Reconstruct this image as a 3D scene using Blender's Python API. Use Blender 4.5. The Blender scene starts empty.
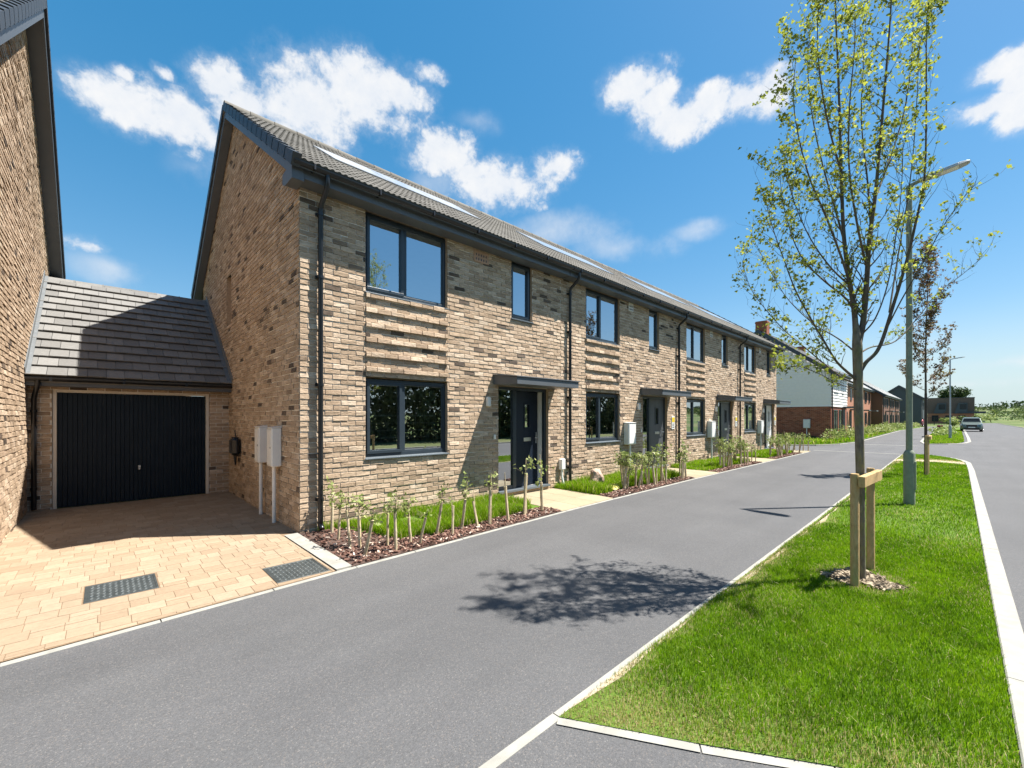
import bpy, math, random
import numpy as np
from mathutils import Vector, Matrix
random.seed(7)
rng = np.random.default_rng(7)
sc = bpy.context.scene
COL = sc.collection
PI = math.pi

# ------------------------------------------------------------------ mesh builder
class MB:
    def __init__(s):
        s.v = []; s.f = []; s.t = []; s.m = []; s.sm = []
    def face(s, pts, tint=.5, mi=0, smooth=False):
        n = len(s.v); s.v.extend(pts)
        s.f.append(tuple(range(n, n + len(pts)))); s.t.append(tint); s.m.append(mi); s.sm.append(smooth)
    def faces(s, vs, fs, tint=.5, mi=0, smooth=False):
        n = len(s.v); s.v.extend(vs)
        for f in fs:
            s.f.append(tuple(i + n for i in f)); s.t.append(tint); s.m.append(mi); s.sm.append(smooth)
    def box(s, x0, x1, y0, y1, z0, z1, tint=.5, mi=0):
        s.hexa([(x0,y0,z0),(x1,y0,z0),(x1,y1,z0),(x0,y1,z0)], [(x0,y0,z1),(x1,y0,z1),(x1,y1,z1),(x0,y1,z1)], tint, mi)
    def hexa(s, b, t, tint=.5, mi=0):
        s.faces(list(b) + list(t), [(3,2,1,0),(4,5,6,7),(0,1,5,4),(1,2,6,5),(2,3,7,6),(3,0,4,7)], tint, mi)
    def bevbox(s, x0, x1, y0, y1, z0, z1, b=.006, tint=.5, mi=0):
        # box with chamfered top edges and vertical corners
        def ring(z, i):
            return [(x0+i+b,y0+i,z),(x1-i-b,y0+i,z),(x1-i,y0+i+b,z),(x1-i,y1-i-b,z),(x1-i-b,y1-i,z),(x0+i+b,y1-i,z),(x0+i,y1-i-b,z),(x0+i,y0+i+b,z)]
        vs = ring(z0, b) + ring(z0+b, 0) + ring(z1-b, 0) + ring(z1, b)
        fs = [tuple(range(7,-1,-1)), tuple(range(24,32))]
        for k in range(3):
            for i in range(8):
                j = (i+1) % 8
                fs.append((k*8+i, k*8+j, k*8+8+j, k*8+8+i))
        s.faces(vs, fs, tint, mi)
    def prism(s, poly, axis, a0, a1, tint=.5, mi=0):
        # poly: 2D points; axis 'x' -> poly in (y,z); 'y' -> (x,z); 'z' -> (x,y)
        def P(p, a):
            return {'x': (a,p[0],p[1]), 'y': (p[0],a,p[1]), 'z': (p[0],p[1],a)}[axis]
        n = len(poly)
        vs = [P(p,a0) for p in poly] + [P(p,a1) for p in poly]
        fs = [tuple(range(n-1,-1,-1)), tuple(range(n,2*n))] + [(i,(i+1)%n,n+(i+1)%n,n+i) for i in range(n)]
        s.faces(vs, fs, tint, mi)
    def tube(s, pts, rad, n=8, tint=.5, mi=0, cap=True):
        pts = [Vector(p) for p in pts]
        if not hasattr(rad, '__len__'): rad = [rad]*len(pts)
        vs = []; up = Vector((0.31,0.17,1)).normalized()
        prev = None
        for i, p in enumerate(pts):
            d = (pts[min(i+1,len(pts)-1)] - pts[max(i-1,0)])
            if d.length < 1e-9: d = Vector((0,0,1))
            d.normalize()
            if prev is None:
                a = d.cross(Vector((1,0,0)) if abs(d.x) < .8 else Vector((0,1,0))).normalized()
            else:
                a = (prev - d*prev.dot(d)).normalized()
            prev = a; b = d.cross(a)
            for k in range(n):
                th = 2*PI*k/n
                vs.append(tuple(p + (a*math.cos(th) + b*math.sin(th))*rad[i]))
        fs = []
        for i in range(len(pts)-1):
            for k in range(n):
                j = (k+1) % n
                fs.append((i*n+k, i*n+j, (i+1)*n+j, (i+1)*n+k))
        s.faces(vs, fs, tint, mi, True)
        if cap:
            s.face(vs[:n][::-1], tint, mi); s.face(vs[-n:], tint, mi)
    def build(s, name, mats, parent=None, bevel=0, loc=None):
        me = bpy.data.meshes.new(name)
        me.from_pydata([tuple(v) for v in s.v], [], s.f)
        if not isinstance(mats, (list,tuple)): mats = [mats]
        for m in mats: me.materials.append(m)
        me.polygons.foreach_set('material_index', s.m)
        me.polygons.foreach_set('use_smooth', s.sm)
        a = me.attributes.new('tint', 'FLOAT', 'FACE'); a.data.foreach_set('value', s.t)
        me.update()
        o = bpy.data.objects.new(name, me); COL.objects.link(o)
        if parent: o.parent = parent
        if loc: o.location = loc
        if bevel:
            b = o.modifiers.new('bev','BEVEL'); b.width = bevel; b.segments = 2; b.limit_method = 'ANGLE'; b.angle_limit = math.radians(40)
        return o

def np_mesh(name, verts, nper, tints, mats, parent=None, loops_per=None):
    """verts (N*nper,3): every face has nper own vertices"""
    me = bpy.data.meshes.new(name)
    n = len(verts)//nper
    me.vertices.add(len(verts)); me.vertices.foreach_set('co', verts.astype(np.float32).ravel())
    me.loops.add(len(verts)); me.loops.foreach_set('vertex_index', np.arange(len(verts), dtype=np.int32))
    me.polygons.add(n); me.polygons.foreach_set('loop_start', np.arange(0, len(verts), nper, dtype=np.int32))
    me.polygons.foreach_set('loop_total', np.full(n, nper, dtype=np.int32))
    a = me.attributes.new('tint', 'FLOAT', 'FACE'); a.data.foreach_set('value', tints.astype(np.float32))
    if not isinstance(mats,(list,tuple)): mats = [mats]
    for m in mats: me.materials.append(m)
    me.update(calc_edges=True); me.validate()
    o = bpy.data.objects.new(name, me); COL.objects.link(o)
    if parent: o.parent = parent
    return o

def tag(o, label=None, cat=None, group=None, kind=None):
    if label: o['label'] = label
    if cat: o['category'] = cat
    if group: o['group'] = group
    if kind: o['kind'] = kind
    return o
def thing(name, label, cat, loc=(0,0,0), rz=0, group=None):
    o = bpy.data.objects.new(name, None); COL.objects.link(o)
    o.location = loc; o.rotation_euler = (0,0,rz); o.empty_display_size = .2
    return tag(o, label, cat, group)
KIDS = {}
def dup(root, loc, rz, label=None, scale=None):
    r = root.copy(); COL.objects.link(r); r.location = loc; r.rotation_euler = (0,0,rz)
    if label: r['label'] = label
    if scale: r.scale = (scale,)*3
    for ch in list(root.children):
        c = ch.copy(); COL.objects.link(c); c.parent = r
        for g in list(ch.children):
            d = g.copy(); COL.objects.link(d); d.parent = c
    return r
ORD = ['first','second','third','fourth','fifth','sixth','seventh','eighth','ninth','tenth','eleventh','twelfth','thirteenth','fourteenth','fifteenth','sixteenth','seventeenth','eighteenth','nineteenth','twentieth','twenty-first','twenty-second','twenty-third','twenty-fourth','twenty-fifth','twenty-sixth','twenty-seventh','twenty-eighth']

# ------------------------------------------------------------------ materials
def newmat(name):
    m = bpy.data.materials.new(name); m.use_nodes = True
    nt = m.node_tree; nt.nodes.clear()
    return m, nt
def N(nt, t, **kw):
    n = nt.nodes.new(t)
    for k, v in kw.items():
        if k.startswith('i_'):
            key = k[2:]
            n.inputs[int(key) if key.isdigit() else key.replace('_',' ')].default_value = v
        else: setattr(n, k, v)
    return n
def L(nt, a, b): nt.links.new(a, b)
def mathn(nt, op, a, b=None, clamp=False):
    n = nt.nodes.new('ShaderNodeMath'); n.operation = op; n.use_clamp = clamp
    for i, x in enumerate((a,b)):
        if x is None: continue
        if isinstance(x,(int,float)): n.inputs[i].default_value = x
        else: nt.links.new(x, n.inputs[i])
    return n.outputs[0]
def ramp(nt, fac, stops, interp='LINEAR'):
    r = nt.nodes.new('ShaderNodeValToRGB'); r.color_ramp.interpolation = interp
    e = r.color_ramp.elements
    while len(e) > 1: e.remove(e[-1])
    e[0].position = stops[0][0]; e[0].color = (*stops[0][1],1)
    for p, c in stops[1:]:
        x = e.new(p); x.color = (*c,1)
    if fac is not None: nt.links.new(fac, r.inputs[0])
    return r.outputs[0]
def mixc(nt, a, b, fac, mode='MIX'):
    n = nt.nodes.new('ShaderNodeMix'); n.data_type = 'RGBA'; n.blend_type = mode
    for s, x in ((n.inputs[6],a),(n.inputs[7],b),(n.inputs[0],fac)):
        if isinstance(x,(int,float)): s.default_value = x
        elif isinstance(x,tuple): s.default_value = (*x,1)
        else: nt.links.new(x, s)
    return n.outputs[2]
def noise(nt, vec, scale, detail=4, rough=.55):
    n = N(nt,'ShaderNodeTexNoise'); n.inputs['Scale'].default_value = scale; n.inputs['Detail'].default_value = detail; n.inputs['Roughness'].default_value = rough
    nt.links.new(vec, n.inputs['Vector']); return n.outputs['Fac']
def bump(nt, h, strength=.3, dist=.01, normal=None):
    b = N(nt,'ShaderNodeBump'); b.inputs['Strength'].default_value = strength; b.inputs['Distance'].default_value = dist
    nt.links.new(h, b.inputs['Height'])
    if normal is not None: nt.links.new(normal, b.inputs['Normal'])
    return b.outputs[0]
def finish(m, nt, color, rough=.7, normal=None, metal=0, spec=.5, transl=None):
    p = N(nt,'ShaderNodeBsdfPrincipled'); o = N(nt,'ShaderNodeOutputMaterial')
    if isinstance(color, tuple): p.inputs['Base Color'].default_value = (*color,1)
    else: L(nt, color, p.inputs['Base Color'])
    if isinstance(rough,(int,float)): p.inputs['Roughness'].default_value = rough
    else: L(nt, rough, p.inputs['Roughness'])
    p.inputs['Metallic'].default_value = metal
    p.inputs['Specular IOR Level'].default_value = spec
    if normal is not None: L(nt, normal, p.inputs['Normal'])
    if transl:
        t = N(nt,'ShaderNodeBsdfTranslucent'); mx = N(nt,'ShaderNodeMixShader'); mx.inputs[0].default_value = transl
        if isinstance(color, tuple): t.inputs[0].default_value = (*color,1)
        else: L(nt, color, t.inputs[0])
        L(nt, p.outputs[0], mx.inputs[1]); L(nt, t.outputs[0], mx.inputs[2]); L(nt, mx.outputs[0], o.inputs[0])
    else: L(nt, p.outputs[0], o.inputs[0])
    return m
def objco(nt): return N(nt,'ShaderNodeTexCoord').outputs['Object']
def posco(nt): return N(nt,'ShaderNodeNewGeometry').outputs['Position']
def attr(nt, name='tint'): return N(nt,'ShaderNodeAttribute', attribute_name=name).outputs['Fac']

def simple(name, col, rough=.5, var=.12, nscale=6, bstr=0, bscale=200, metal=0, spec=.5):
    m, nt = newmat(name); co = objco(nt)
    n = noise(nt, co, nscale, 5)
    lo = tuple(c*(1-var) for c in col); hi = tuple(min(1,c*(1+var)) for c in col)
    c = ramp(nt, n, [(.3,lo),(.7,hi)])
    nm = bump(nt, noise(nt, co, bscale, 3), bstr, .004) if bstr else None
    return finish(m, nt, c, rough, nm, metal, spec)

def tinted(name, stops, rough=.85, nscale=40, namt=.25, bstr=.4, bscale=120, bdist=.006, interp='LINEAR', spec=.3, transl=None, big=None):
    m, nt = newmat(name); co = objco(nt)
    c = ramp(nt, attr(nt), stops, interp)
    n = noise(nt, co, nscale, 5, .6)
    c = mixc(nt, c, ramp(nt, n, [(.2,(1-namt,)*3),(.8,(1+namt,)*3)]), 1., 'MULTIPLY')
    if big:
        nb = noise(nt, co, big[0], 4, .6)
        c = mixc(nt, c, ramp(nt, nb, [(.3,(1-big[1],)*3),(.7,(1+big[1],)*3)]), 1., 'MULTIPLY')
    nm = bump(nt, noise(nt, co, bscale, 4, .65), bstr, bdist) if bstr else None
    return finish(m, nt, c, rough, nm, 0, spec, transl)

M = {}
BRICK = [(0,(.085,.065,.05)),(.05,(.15,.11,.08)),(.075,(.325,.235,.158)),(.3,(.39,.284,.192)),(.55,(.435,.321,.22)),(.8,(.485,.364,.255)),(.95,(.57,.45,.33)),(1,(.40,.285,.195))]
def mk_brick():
    m, nt = newmat('buff_brick'); co = objco(nt)
    c = ramp(nt, attr(nt), BRICK)
    st = N(nt,'ShaderNodeMapping'); st.inputs['Scale'].default_value = (.45,.45,1.5); L(nt, co, st.inputs[0])
    n = noise(nt, st.outputs[0], 34, 6, .68)
    c = mixc(nt, c, ramp(nt, n, [(.25,(.60,.575,.55)),(.5,(1,1,1)),(.75,(1.3,1.32,1.34))]), 1., 'MULTIPLY')
    nb = noise(nt, co, .8, 4, .6)
    c = mixc(nt, c, ramp(nt, nb, [(.3,(.92,.92,.92)),(.7,(1.07,1.07,1.07))]), 1., 'MULTIPLY')
    damp = noise(nt, co, 2.6, 5, .7)
    c = mixc(nt, c, (.62,.60,.56), mathn(nt,'MULTIPLY', ramp(nt, damp, [(.60,(0,0,0)),(.78,(1,1,1))]), .22))
    return finish(m, nt, c, .92, bump(nt, n, .8, .012), 0, .2)
M['brick'] = mk_brick()
M['mortar'] = simple('mortar', (.80,.765,.68), .95, .12, 60, .3, 300)
M['brick_dim'] = tinted('brown_brick', [(0,(.08,.05,.04)),(.2,(.16,.085,.055)),(1,(.23,.12,.08))], .9, 30, .2, .4, 60)
REDB = [(0,(.13,.05,.035)),(.15,(.22,.075,.045)),(.6,(.30,.10,.055)),(1,(.36,.14,.08))]
M['red_brick'] = tinted('red_brick', REDB, .9, 30, .2, .4, 60)
M['mortar_red'] = simple('mortar_red', (.40,.30,.24), .95)
M['orange_brick'] = tinted('orange_brick', [(0,(.30,.12,.07)),(.5,(.42,.19,.115)),(1,(.50,.25,.16))], .9, 30, .2, .4, 60)
M['fascia'] = simple('grey_fascia', (.095,.104,.113), .45, .05)
M['soffit'] = simple('grey_soffit', (.075,.085,.095), .45, .05)
M['black'] = simple('black_plastic', (.012,.013,.015), .3, .1)
M['frame'] = simple('anthracite_frame', (.030,.042,.054), .32, .08)
M['sill'] = simple('grey_sill', (.12,.14,.155), .35, .05)
M['white'] = simple('white_plastic', (.78,.77,.73), .4, .04)
M['cream'] = simple('cream_plastic', (.70,.64,.54), .4, .04)
M['room'] = simple('room_paint', (.55,.53,.49), .9, .05)
M['door_navy'] = simple('navy_door', (.010,.016,.027), .5, .1, 30, .15, 120, spec=.18)
M['door_grey'] = simple('grey_door', (.075,.080,.088), .45, .08, 30, .15, 120)
M['door_white'] = simple('white_door', (.72,.72,.70), .4, .04)
M['steel'] = simple('steel', (.55,.56,.57), .3, .06, metal=.9)
M['timber'] = None
M['lead'] = simple('lead', (.13,.14,.145), .6, .15, 12)
M['concrete'] = simple('pale_concrete', (.285,.275,.24), .9, .16, 7, .3, 250)
M['galv'] = simple('green_grey_metal', (.235,.265,.20), .65, .1, 14, spec=.12)
M['galv_pale'] = simple('pale_metal', (.36,.40,.42), .45, .1, 10)

def mk_glass():
    m, nt = newmat('window_glass')
    tr = N(nt,'ShaderNodeBsdfTransparent'); tr.inputs[0].default_value = (.80,.85,.84,1)
    gl = N(nt,'ShaderNodeBsdfGlossy'); gl.inputs['Roughness'].default_value = .012; gl.inputs[0].default_value = (.92,.96,1,1)
    n = noise(nt, posco(nt), .9, 2)
    L(nt, bump(nt, n, .05, .02), gl.inputs['Normal'])
    fr = N(nt,'ShaderNodeFresnel'); fr.inputs[0].default_value = 1.6
    f = mathn(nt,'ADD', mathn(nt,'MULTIPLY', fr.outputs[0], .5), .50, True)
    mx = N(nt,'ShaderNodeMixShader'); L(nt, f, mx.inputs[0]); L(nt, tr.outputs[0], mx.inputs[1]); L(nt, gl.outputs[0], mx.inputs[2])
    o = N(nt,'ShaderNodeOutputMaterial'); L(nt, mx.outputs[0], o.inputs[0]); return m
M['glass'] = mk_glass()
M['solar'] = simple('sky_sheen_panel', (.36,.385,.41), .12, .06, spec=.9)  # sky reflection put into the panels' pale base colour

def mk_asphalt():
    m, nt = newmat('asphalt'); co = posco(nt)
    v = N(nt,'ShaderNodeTexVoronoi'); v.inputs['Scale'].default_value = 165; L(nt, co, v.inputs['Vector'])
    sep = N(nt,'ShaderNodeSeparateColor'); L(nt, v.outputs['Color'], sep.inputs[0])
    c = ramp(nt, sep.outputs[0], [(0,(.072,.072,.073)),(.35,(.084,.084,.085)),(.7,(.096,.096,.098)),(.88,(.102,.101,.101)),(.95,(.124,.112,.103)),(1,(.145,.142,.138))])
    fine = noise(nt, co, 320, 3, .7)
    c = mixc(nt, c, ramp(nt, fine, [(.25,(.68,)*3),(.75,(1.32,)*3)]), 1., 'MULTIPLY')
    b1 = noise(nt, co, .55, 6, .6)
    c = mixc(nt, c, ramp(nt, b1, [(.3,(.88,.88,.885)),(.7,(1.11,1.105,1.10))]), 1., 'MULTIPLY')
    sv = N(nt,'ShaderNodeMapping'); sv.inputs['Scale'].default_value = (.12,2.2,1); L(nt, co, sv.inputs[0])
    c = mixc(nt, c, ramp(nt, noise(nt, sv.outputs[0], 1.0, 4), [(.3,(.93,)*3),(.7,(1.06,)*3)]), 1., 'MULTIPLY')
    h = mathn(nt,'ADD', mathn(nt,'MULTIPLY', v.outputs['Distance'], -1.2), fine)
    return finish(m, nt, c, .85, bump(nt, h, .4, .003), 0, .3)
M['asphalt'] = mk_asphalt()
M['paver'] = tinted('sand_paver', [(0,(.262,.190,.124)),(.35,(.285,.212,.140)),(.7,(.302,.229,.155)),(1,(.325,.25,.172))], .9, 30, .14, .35, 220, .003, big=(1.1,.08))
M['joint'] = simple('joint_sand', (.19,.125,.072), .95, .15, 40)
M['slab'] = tinted('buff_slab', [(0,(.28,.23,.148)),(1,(.335,.28,.185))], .9, 20, .1, .25, 200, .003, big=(1.5,.07))
M['tile_flat'] = tinted('grey_slate_tile', [(0,(.14,.137,.130)),(.5,(.168,.165,.156)),(1,(.20,.196,.186))], .75, 30, .18, .35, 110, .004)
M['tile_roll'] = tinted('brown_grey_tile', [(0,(.105,.096,.082)),(.5,(.132,.122,.104)),(1,(.16,.148,.128))], .85, 25, .2, .3, 140, .003, big=(.8,.12))
M['verge'] = simple('verge_cap', (.030,.036,.043), .5, .1)
M['bark'] = None
def mk_bark(name, a, b, mossy=None, scale=30):
    m, nt = newmat(name); co = objco(nt)
    mp = N(nt,'ShaderNodeMapping'); mp.inputs['Scale'].default_value = (1,1,.35); L(nt, co, mp.inputs[0])
    n = noise(nt, mp.outputs[0], scale, 6, .65)
    c = ramp(nt, n, [(.3,a),(.7,b)])
    if mossy:
        c = mixc(nt, c, mossy, ramp(nt, noise(nt, co, 7, 5, .7), [(.48,(0,0,0)),(.62,(.8,.8,.8))]))
    return finish(m, nt, c, .9, bump(nt, n, .6, .008), 0, .2)
M['bark'] = mk_bark('tree_bark', (.10,.085,.062), (.25,.22,.165), (.20,.19,.085))
M['bark_dark'] = mk_bark('dark_bark', (.05,.038,.032), (.10,.08,.066))
M['branch'] = mk_bark('branch_bark', (.075,.060,.052), (.155,.130,.105), (.12,.115,.06))
M['timber'] = mk_bark('stake_timber', (.40,.255,.11), (.58,.41,.205), (.42,.33,.14), 45)
M['cane'] = mk_bark('bamboo_cane', (.46,.35,.20), (.66,.54,.34), None, 60)
M['guard'] = mk_bark('beige_guard', (.40,.32,.20), (.64,.54,.37), (.34,.30,.16), 70)
LEAF = [(0,(.085,.115,.02)),(.35,(.19,.23,.032)),(.7,(.34,.38,.05)),(1,(.50,.51,.09))]
M['leaf'] = tinted('maple_leaf', LEAF, .65, 60, .15, 0, transl=.5, spec=.2)
M['leaf_copper'] = tinted('copper_leaf', [(0,(.085,.045,.03)),(.45,(.18,.10,.055)),(.75,(.25,.18,.06)),(1,(.34,.33,.07))], .5, 60, .15, 0, transl=.32)
M['leaf_whip'] = tinted('whip_leaf', [(0,(.11,.16,.035)),(.5,(.27,.33,.09)),(.85,(.45,.48,.19)),(1,(.60,.58,.32))], .5, 60, .15, 0, transl=.35)
M['leaf_far'] = tinted('far_leaf', [(0,(.035,.06,.018)),(.5,(.085,.125,.035)),(1,(.19,.22,.06))], .6, 3, .2, 0, transl=.3)
M['leaf_hedge'] = tinted('hedge_leaf', [(0,(.05,.065,.025)),(1,(.09,.11,.04))], .7, 3, .15, 0, transl=.2)
M['leaf_dark'] = tinted('dark_leaf', [(0,(.02,.038,.015)),(.6,(.05,.08,.028)),(1,(.09,.13,.04))], .6, 3, .2, 0, transl=.25)
M['grass'] = tinted('grass_blade', [(0,(.065,.145,.005)),(.3,(.13,.265,.005)),(.60,(.22,.37,.006)),(.73,(.31,.38,.04)),(.77,(.40,.36,.11)),(.9,(.50,.41,.19)),(1,(.66,.56,.34))], .7, 4.5, .3, 0, transl=.5, spec=.15)
M['soil'] = None
def mk_soil():
    m, nt = newmat('turf_soil'); co = posco(nt)
    n = noise(nt, co, 60, 6, .7)
    c = ramp(nt, n, [(.3,(.06,.10,.015)),(.55,(.10,.17,.02)),(.75,(.19,.18,.07))])
    return finish(m, nt, c, .95, bump(nt, n, .6, .02), 0, .2)
M['soil'] = mk_soil()
def mk_dry():
    m, nt = newmat('dry_earth'); co = posco(nt)
    n = noise(nt, co, 40, 6, .7)
    c = ramp(nt, n, [(.3,(.24,.19,.12)),(.7,(.50,.43,.31))])
    return finish(m, nt, c, .95, bump(nt, n, .6, .02), 0, .2)
M['dry'] = mk_dry()
M['mulch_soil'] = simple('mulch_soil', (.075,.045,.034), .95, .4, 60, .6, 120)
M['chip'] = tinted('bark_chip', [(0,(.05,.026,.02)),(.45,(.14,.07,.05)),(.8,(.24,.135,.10)),(.93,(.40,.29,.22)),(1,(.58,.50,.42))], .85, 50, .25, .3, 200, .003)
M['chip_pale'] = tinted('pale_chip', [(0,(.07,.055,.035)),(.5,(.19,.145,.095)),(1,(.40,.33,.23))], .85, 50, .25, .3, 200, .003)
def mk_field():
    m, nt = newmat('field_grass'); co = posco(nt)
    n = noise(nt, co, .035, 6, .6); n2 = noise(nt, co, 1.2, 6, .65)
    c = ramp(nt, n, [(.3,(.045,.078,.018)),(.48,(.085,.12,.03)),(.6,(.15,.15,.065)),(.72,(.07,.105,.022))])
    c = mixc(nt, c, ramp(nt, n2, [(.3,(.7,)*3),(.7,(1.25,)*3)]), 1., 'MULTIPLY')
    return finish(m, nt, c, .95, None, 0, .2)
M['field'] = mk_field()

# ------------------------------------------------------------------ brickwork as real bricks
def brickwall(mb, org, ud, nd, u0, u1, z0, z1, openings=(), lim=None, extra=None, ch=.075, bl=.225, seed=0, pr=(.008,.016)):
    """real bricks standing proud of a mortar bed; mi 0 brick, 1 mortar"""
    R = random.Random(seed)
    ud = Vector(ud); nd = Vector(nd); org = Vector(org); up = Vector((0,0,1))
    flip = ud.cross(up).dot(nd) < 0
    def P(u, z, d): return tuple(org + ud*u + up*z + nd*d)
    def add(pts, t, mi):
        mb.face(pts[::-1] if flip else pts, t, mi)
    nrow = int(math.ceil((z1-z0)/ch - 1e-6))
    for i in range(nrow):
        a = z0 + i*ch; b = min(a+ch, z1); zc = (a+b)/2
        def L0(z): return (lim(z)[0] if lim else u0)
        def L1(z): return (lim(z)[1] if lim else u1)
        iv = [(None, None, max(u0, min(L0(a),L0(b))), min(u1, max(L1(a),L1(b))))]
        iv = [(iv[0][2], iv[0][3])]
        for (p0,p1,q0,q1) in openings:
            if q0 < zc < q1:
                nv = []
                for (s,e) in iv:
                    if p1 <= s or p0 >= e: nv.append((s,e)); continue
                    if p0 > s: nv.append((s,p0))
                    if p1 < e: nv.append((p1,e))
                iv = nv
        for (s,e) in iv:
            if e - s < .01: continue
            def cl(u, z): return min(max(u, max(s, L0(z) if lim else s)), min(e, L1(z) if lim else e))
            add([P(cl(s,a),a,0),P(cl(e,a),a,0),P(cl(e,b),b,0),P(cl(s,b),b,0)], .5, 1)
            off = (i%2)*bl/2 + R.uniform(-.008,.008)
            k = math.floor((s-off)/bl)
            while True:
                x0 = off + k*bl + .005; x1 = off + (k+1)*bl - .005; k += 1
                if x0 > e: break
                cs = x0 < s; ce = x1 > e
                x0 = max(x0,s); x1 = min(x1,e)
                if x1 - x0 < .02: continue
                za = a + .005 + R.uniform(-.0025,.0025); zb = b - .005 + R.uniform(-.0025,.0025)
                d = R.uniform(*pr) + (extra(i, (x0+x1)/2, zc) if extra else 0)
                j = lambda: R.uniform(-.002,.002)
                q = [(cl(x0+(0 if cs else j()),za),za+j()),(cl(x1+(0 if ce else j()),za),za+j()),(cl(x1+(0 if ce else j()),zb),zb+j()),(cl(x0+(0 if cs else j()),zb),zb+j())]
                if q[1][0]-q[0][0] < .01 and q[2][0]-q[3][0] < .01: continue
                t = R.random()
                if t < .13 and R.random() < .35: t = R.uniform(.2,.8)
                tl=R.uniform(0,.004); f = [P(u,z,d+(tl if n_<2 else -tl)+R.uniform(-.002,.002)) for n_,(u,z) in enumerate(q)]
                g = [P(u,z,-.001) for u,z in q]
                ch_=min(.011,(f[3][2]-f[0][2])*.3)          # worn upper arris
                f=[Vector(p) for p in f]; m0=f[3]-up*ch_; m1=f[2]-up*ch_; rc=nd*R.uniform(.003,.006)
                f[3]=f[3]-rc; f[2]=f[2]-rc
                add([tuple(f[0]),tuple(f[1]),tuple(m1),tuple(m0)], t, 0)
                add([tuple(m0),tuple(m1),tuple(f[2]),tuple(f[3])], t, 0)
                f=[tuple(p) for p in f]
                for x in range(4):
                    y = (x+1)%4
                    add([g[x],g[y],f[y],f[x]], t, 0)
    return mb

def leafcloud(name, n, center, radii, size, mat, parent=None, shell=.35, seed=1, clumps=0, flat=0., tint=(0,1), squash=None):
    """n small leaf faces spread through a crown volume, gathered in clumps"""
    g = np.random.default_rng(seed)
    if clumps:
        cd = g.normal(size=(clumps,3)); cd /= np.linalg.norm(cd,axis=1)[:,None]
        cr = g.uniform(shell,1,clumps)**.6
        cc = cd*cr[:,None]
        cs = g.uniform(.14,.34,clumps)
        idx = g.integers(0,clumps,n)
        p = cc[idx] + g.normal(size=(n,3))*cs[idx][:,None]*.6
        base = g.uniform(0,1,clumps)[idx]
    else:
        d = g.normal(size=(n,3)); d /= np.linalg.norm(d,axis=1)[:,None]
        p = d*(g.uniform(shell,1,n)**.5)[:,None]; base = g.uniform(0,1,n)
    p = p*np.array(radii) + np.array(center)
    if flat is not None: p[:,2] = np.maximum(p[:,2], flat)
    a = g.normal(size=(n,3)); a /= np.linalg.norm(a,axis=1)[:,None]
    b = np.cross(a, g.normal(size=(n,3))); b /= np.linalg.norm(b,axis=1)[:,None]
    s = (size*g.uniform(.6,1.4,n))[:,None]
    v = np.stack([p-a*s, p+b*s*.55, p+a*s, p-b*s*.55],1).reshape(-1,3)
    t = tint[0] + (tint[1]-tint[0])*np.clip(.6*base+.4*g.uniform(0,1,n),0,1)
    return np_mesh(name, v, 4, t, mat, parent)
def leafmany(name, specs, size, mat, parent=None, seed=1):
    """one mesh from many ellipsoid clumps: specs (cx,cy,cz, rx,ry,rz, n)"""
    g = np.random.default_rng(seed); V=[]; T=[]
    for (cx,cy,cz,rx,ry,rz,n) in specs:
        d = g.normal(size=(n,3)); d /= np.linalg.norm(d,axis=1)[:,None]
        p = d*(g.uniform(.2,1,n)**.5)[:,None]*np.array((rx,ry,rz)) + np.array((cx,cy,cz))
        p[:,2] = np.maximum(p[:,2], .05)
        a = g.normal(size=(n,3)); a /= np.linalg.norm(a,axis=1)[:,None]
        b = np.cross(a, g.normal(size=(n,3))); b /= np.linalg.norm(b,axis=1)[:,None]
        s = (size*g.uniform(.6,1.4,n))[:,None]
        V.append(np.stack([p-a*s, p+b*s*.55, p+a*s, p-b*s*.55],1).reshape(-1,3))
        T.append(np.clip(g.uniform(0,1)*.6+.4*g.uniform(0,1,n),0,1))
    return np_mesh(name, np.concatenate(V), 4, np.concatenate(T), mat, parent)

def grassfield(name, n, inside, bounds, hfun, tfun, z=.03, wid=.0035, seed=3, dens=None, label=None):
    g = np.random.default_rng(seed); pts = np.zeros((0,2))
    while len(pts) < n:
        q = np.stack([g.uniform(bounds[0],bounds[1],n*2), g.uniform(bounds[2],bounds[3],n*2)],1)
        k = inside(q[:,0],q[:,1])
        if dens is not None: k &= g.uniform(0,1,len(q)) < dens(q[:,0],q[:,1])
        pts = np.concatenate([pts,q[k]])
    pts = pts[:n]; x=pts[:,0]; y=pts[:,1]
    h = hfun(x,y,g); th = g.uniform(0,2*PI,n); lean = g.uniform(.1,.75,n)*h; ld = g.uniform(0,2*PI,n)
    far = np.clip(np.hypot(x,y)/5., 1, 5)
    w = wid*g.uniform(.7,1.4,n)*far
    dx=np.cos(th)*w; dy=np.sin(th)*w; lx=np.cos(ld)*lean; ly=np.sin(ld)*lean
    zz = np.full(n,z-.01)
    b0=np.stack([x-dx,y-dy,zz],1); b1=np.stack([x+dx,y+dy,zz],1)
    m0=np.stack([x-dx*.75+lx*.4,y-dy*.75+ly*.4,z+h*.6],1); m1=np.stack([x+dx*.75+lx*.4,y+dy*.75+ly*.4,z+h*.6],1)
    t0=np.stack([x-dx*.15+lx,y-dy*.15+ly,z+h],1); t1=np.stack([x+dx*.15+lx,y+dy*.15+ly,z+h],1)
    V=np.stack([b0,b1,m1,m0,m0,m1,t1,t0],1).reshape(-1,3)
    T=np.repeat(np.clip(tfun(x,y,g),0,1),2)
    o = np_mesh(name, V, 4, T, M['grass']); 
    return tag(o, label, 'grass', kind='stuff')

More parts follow.
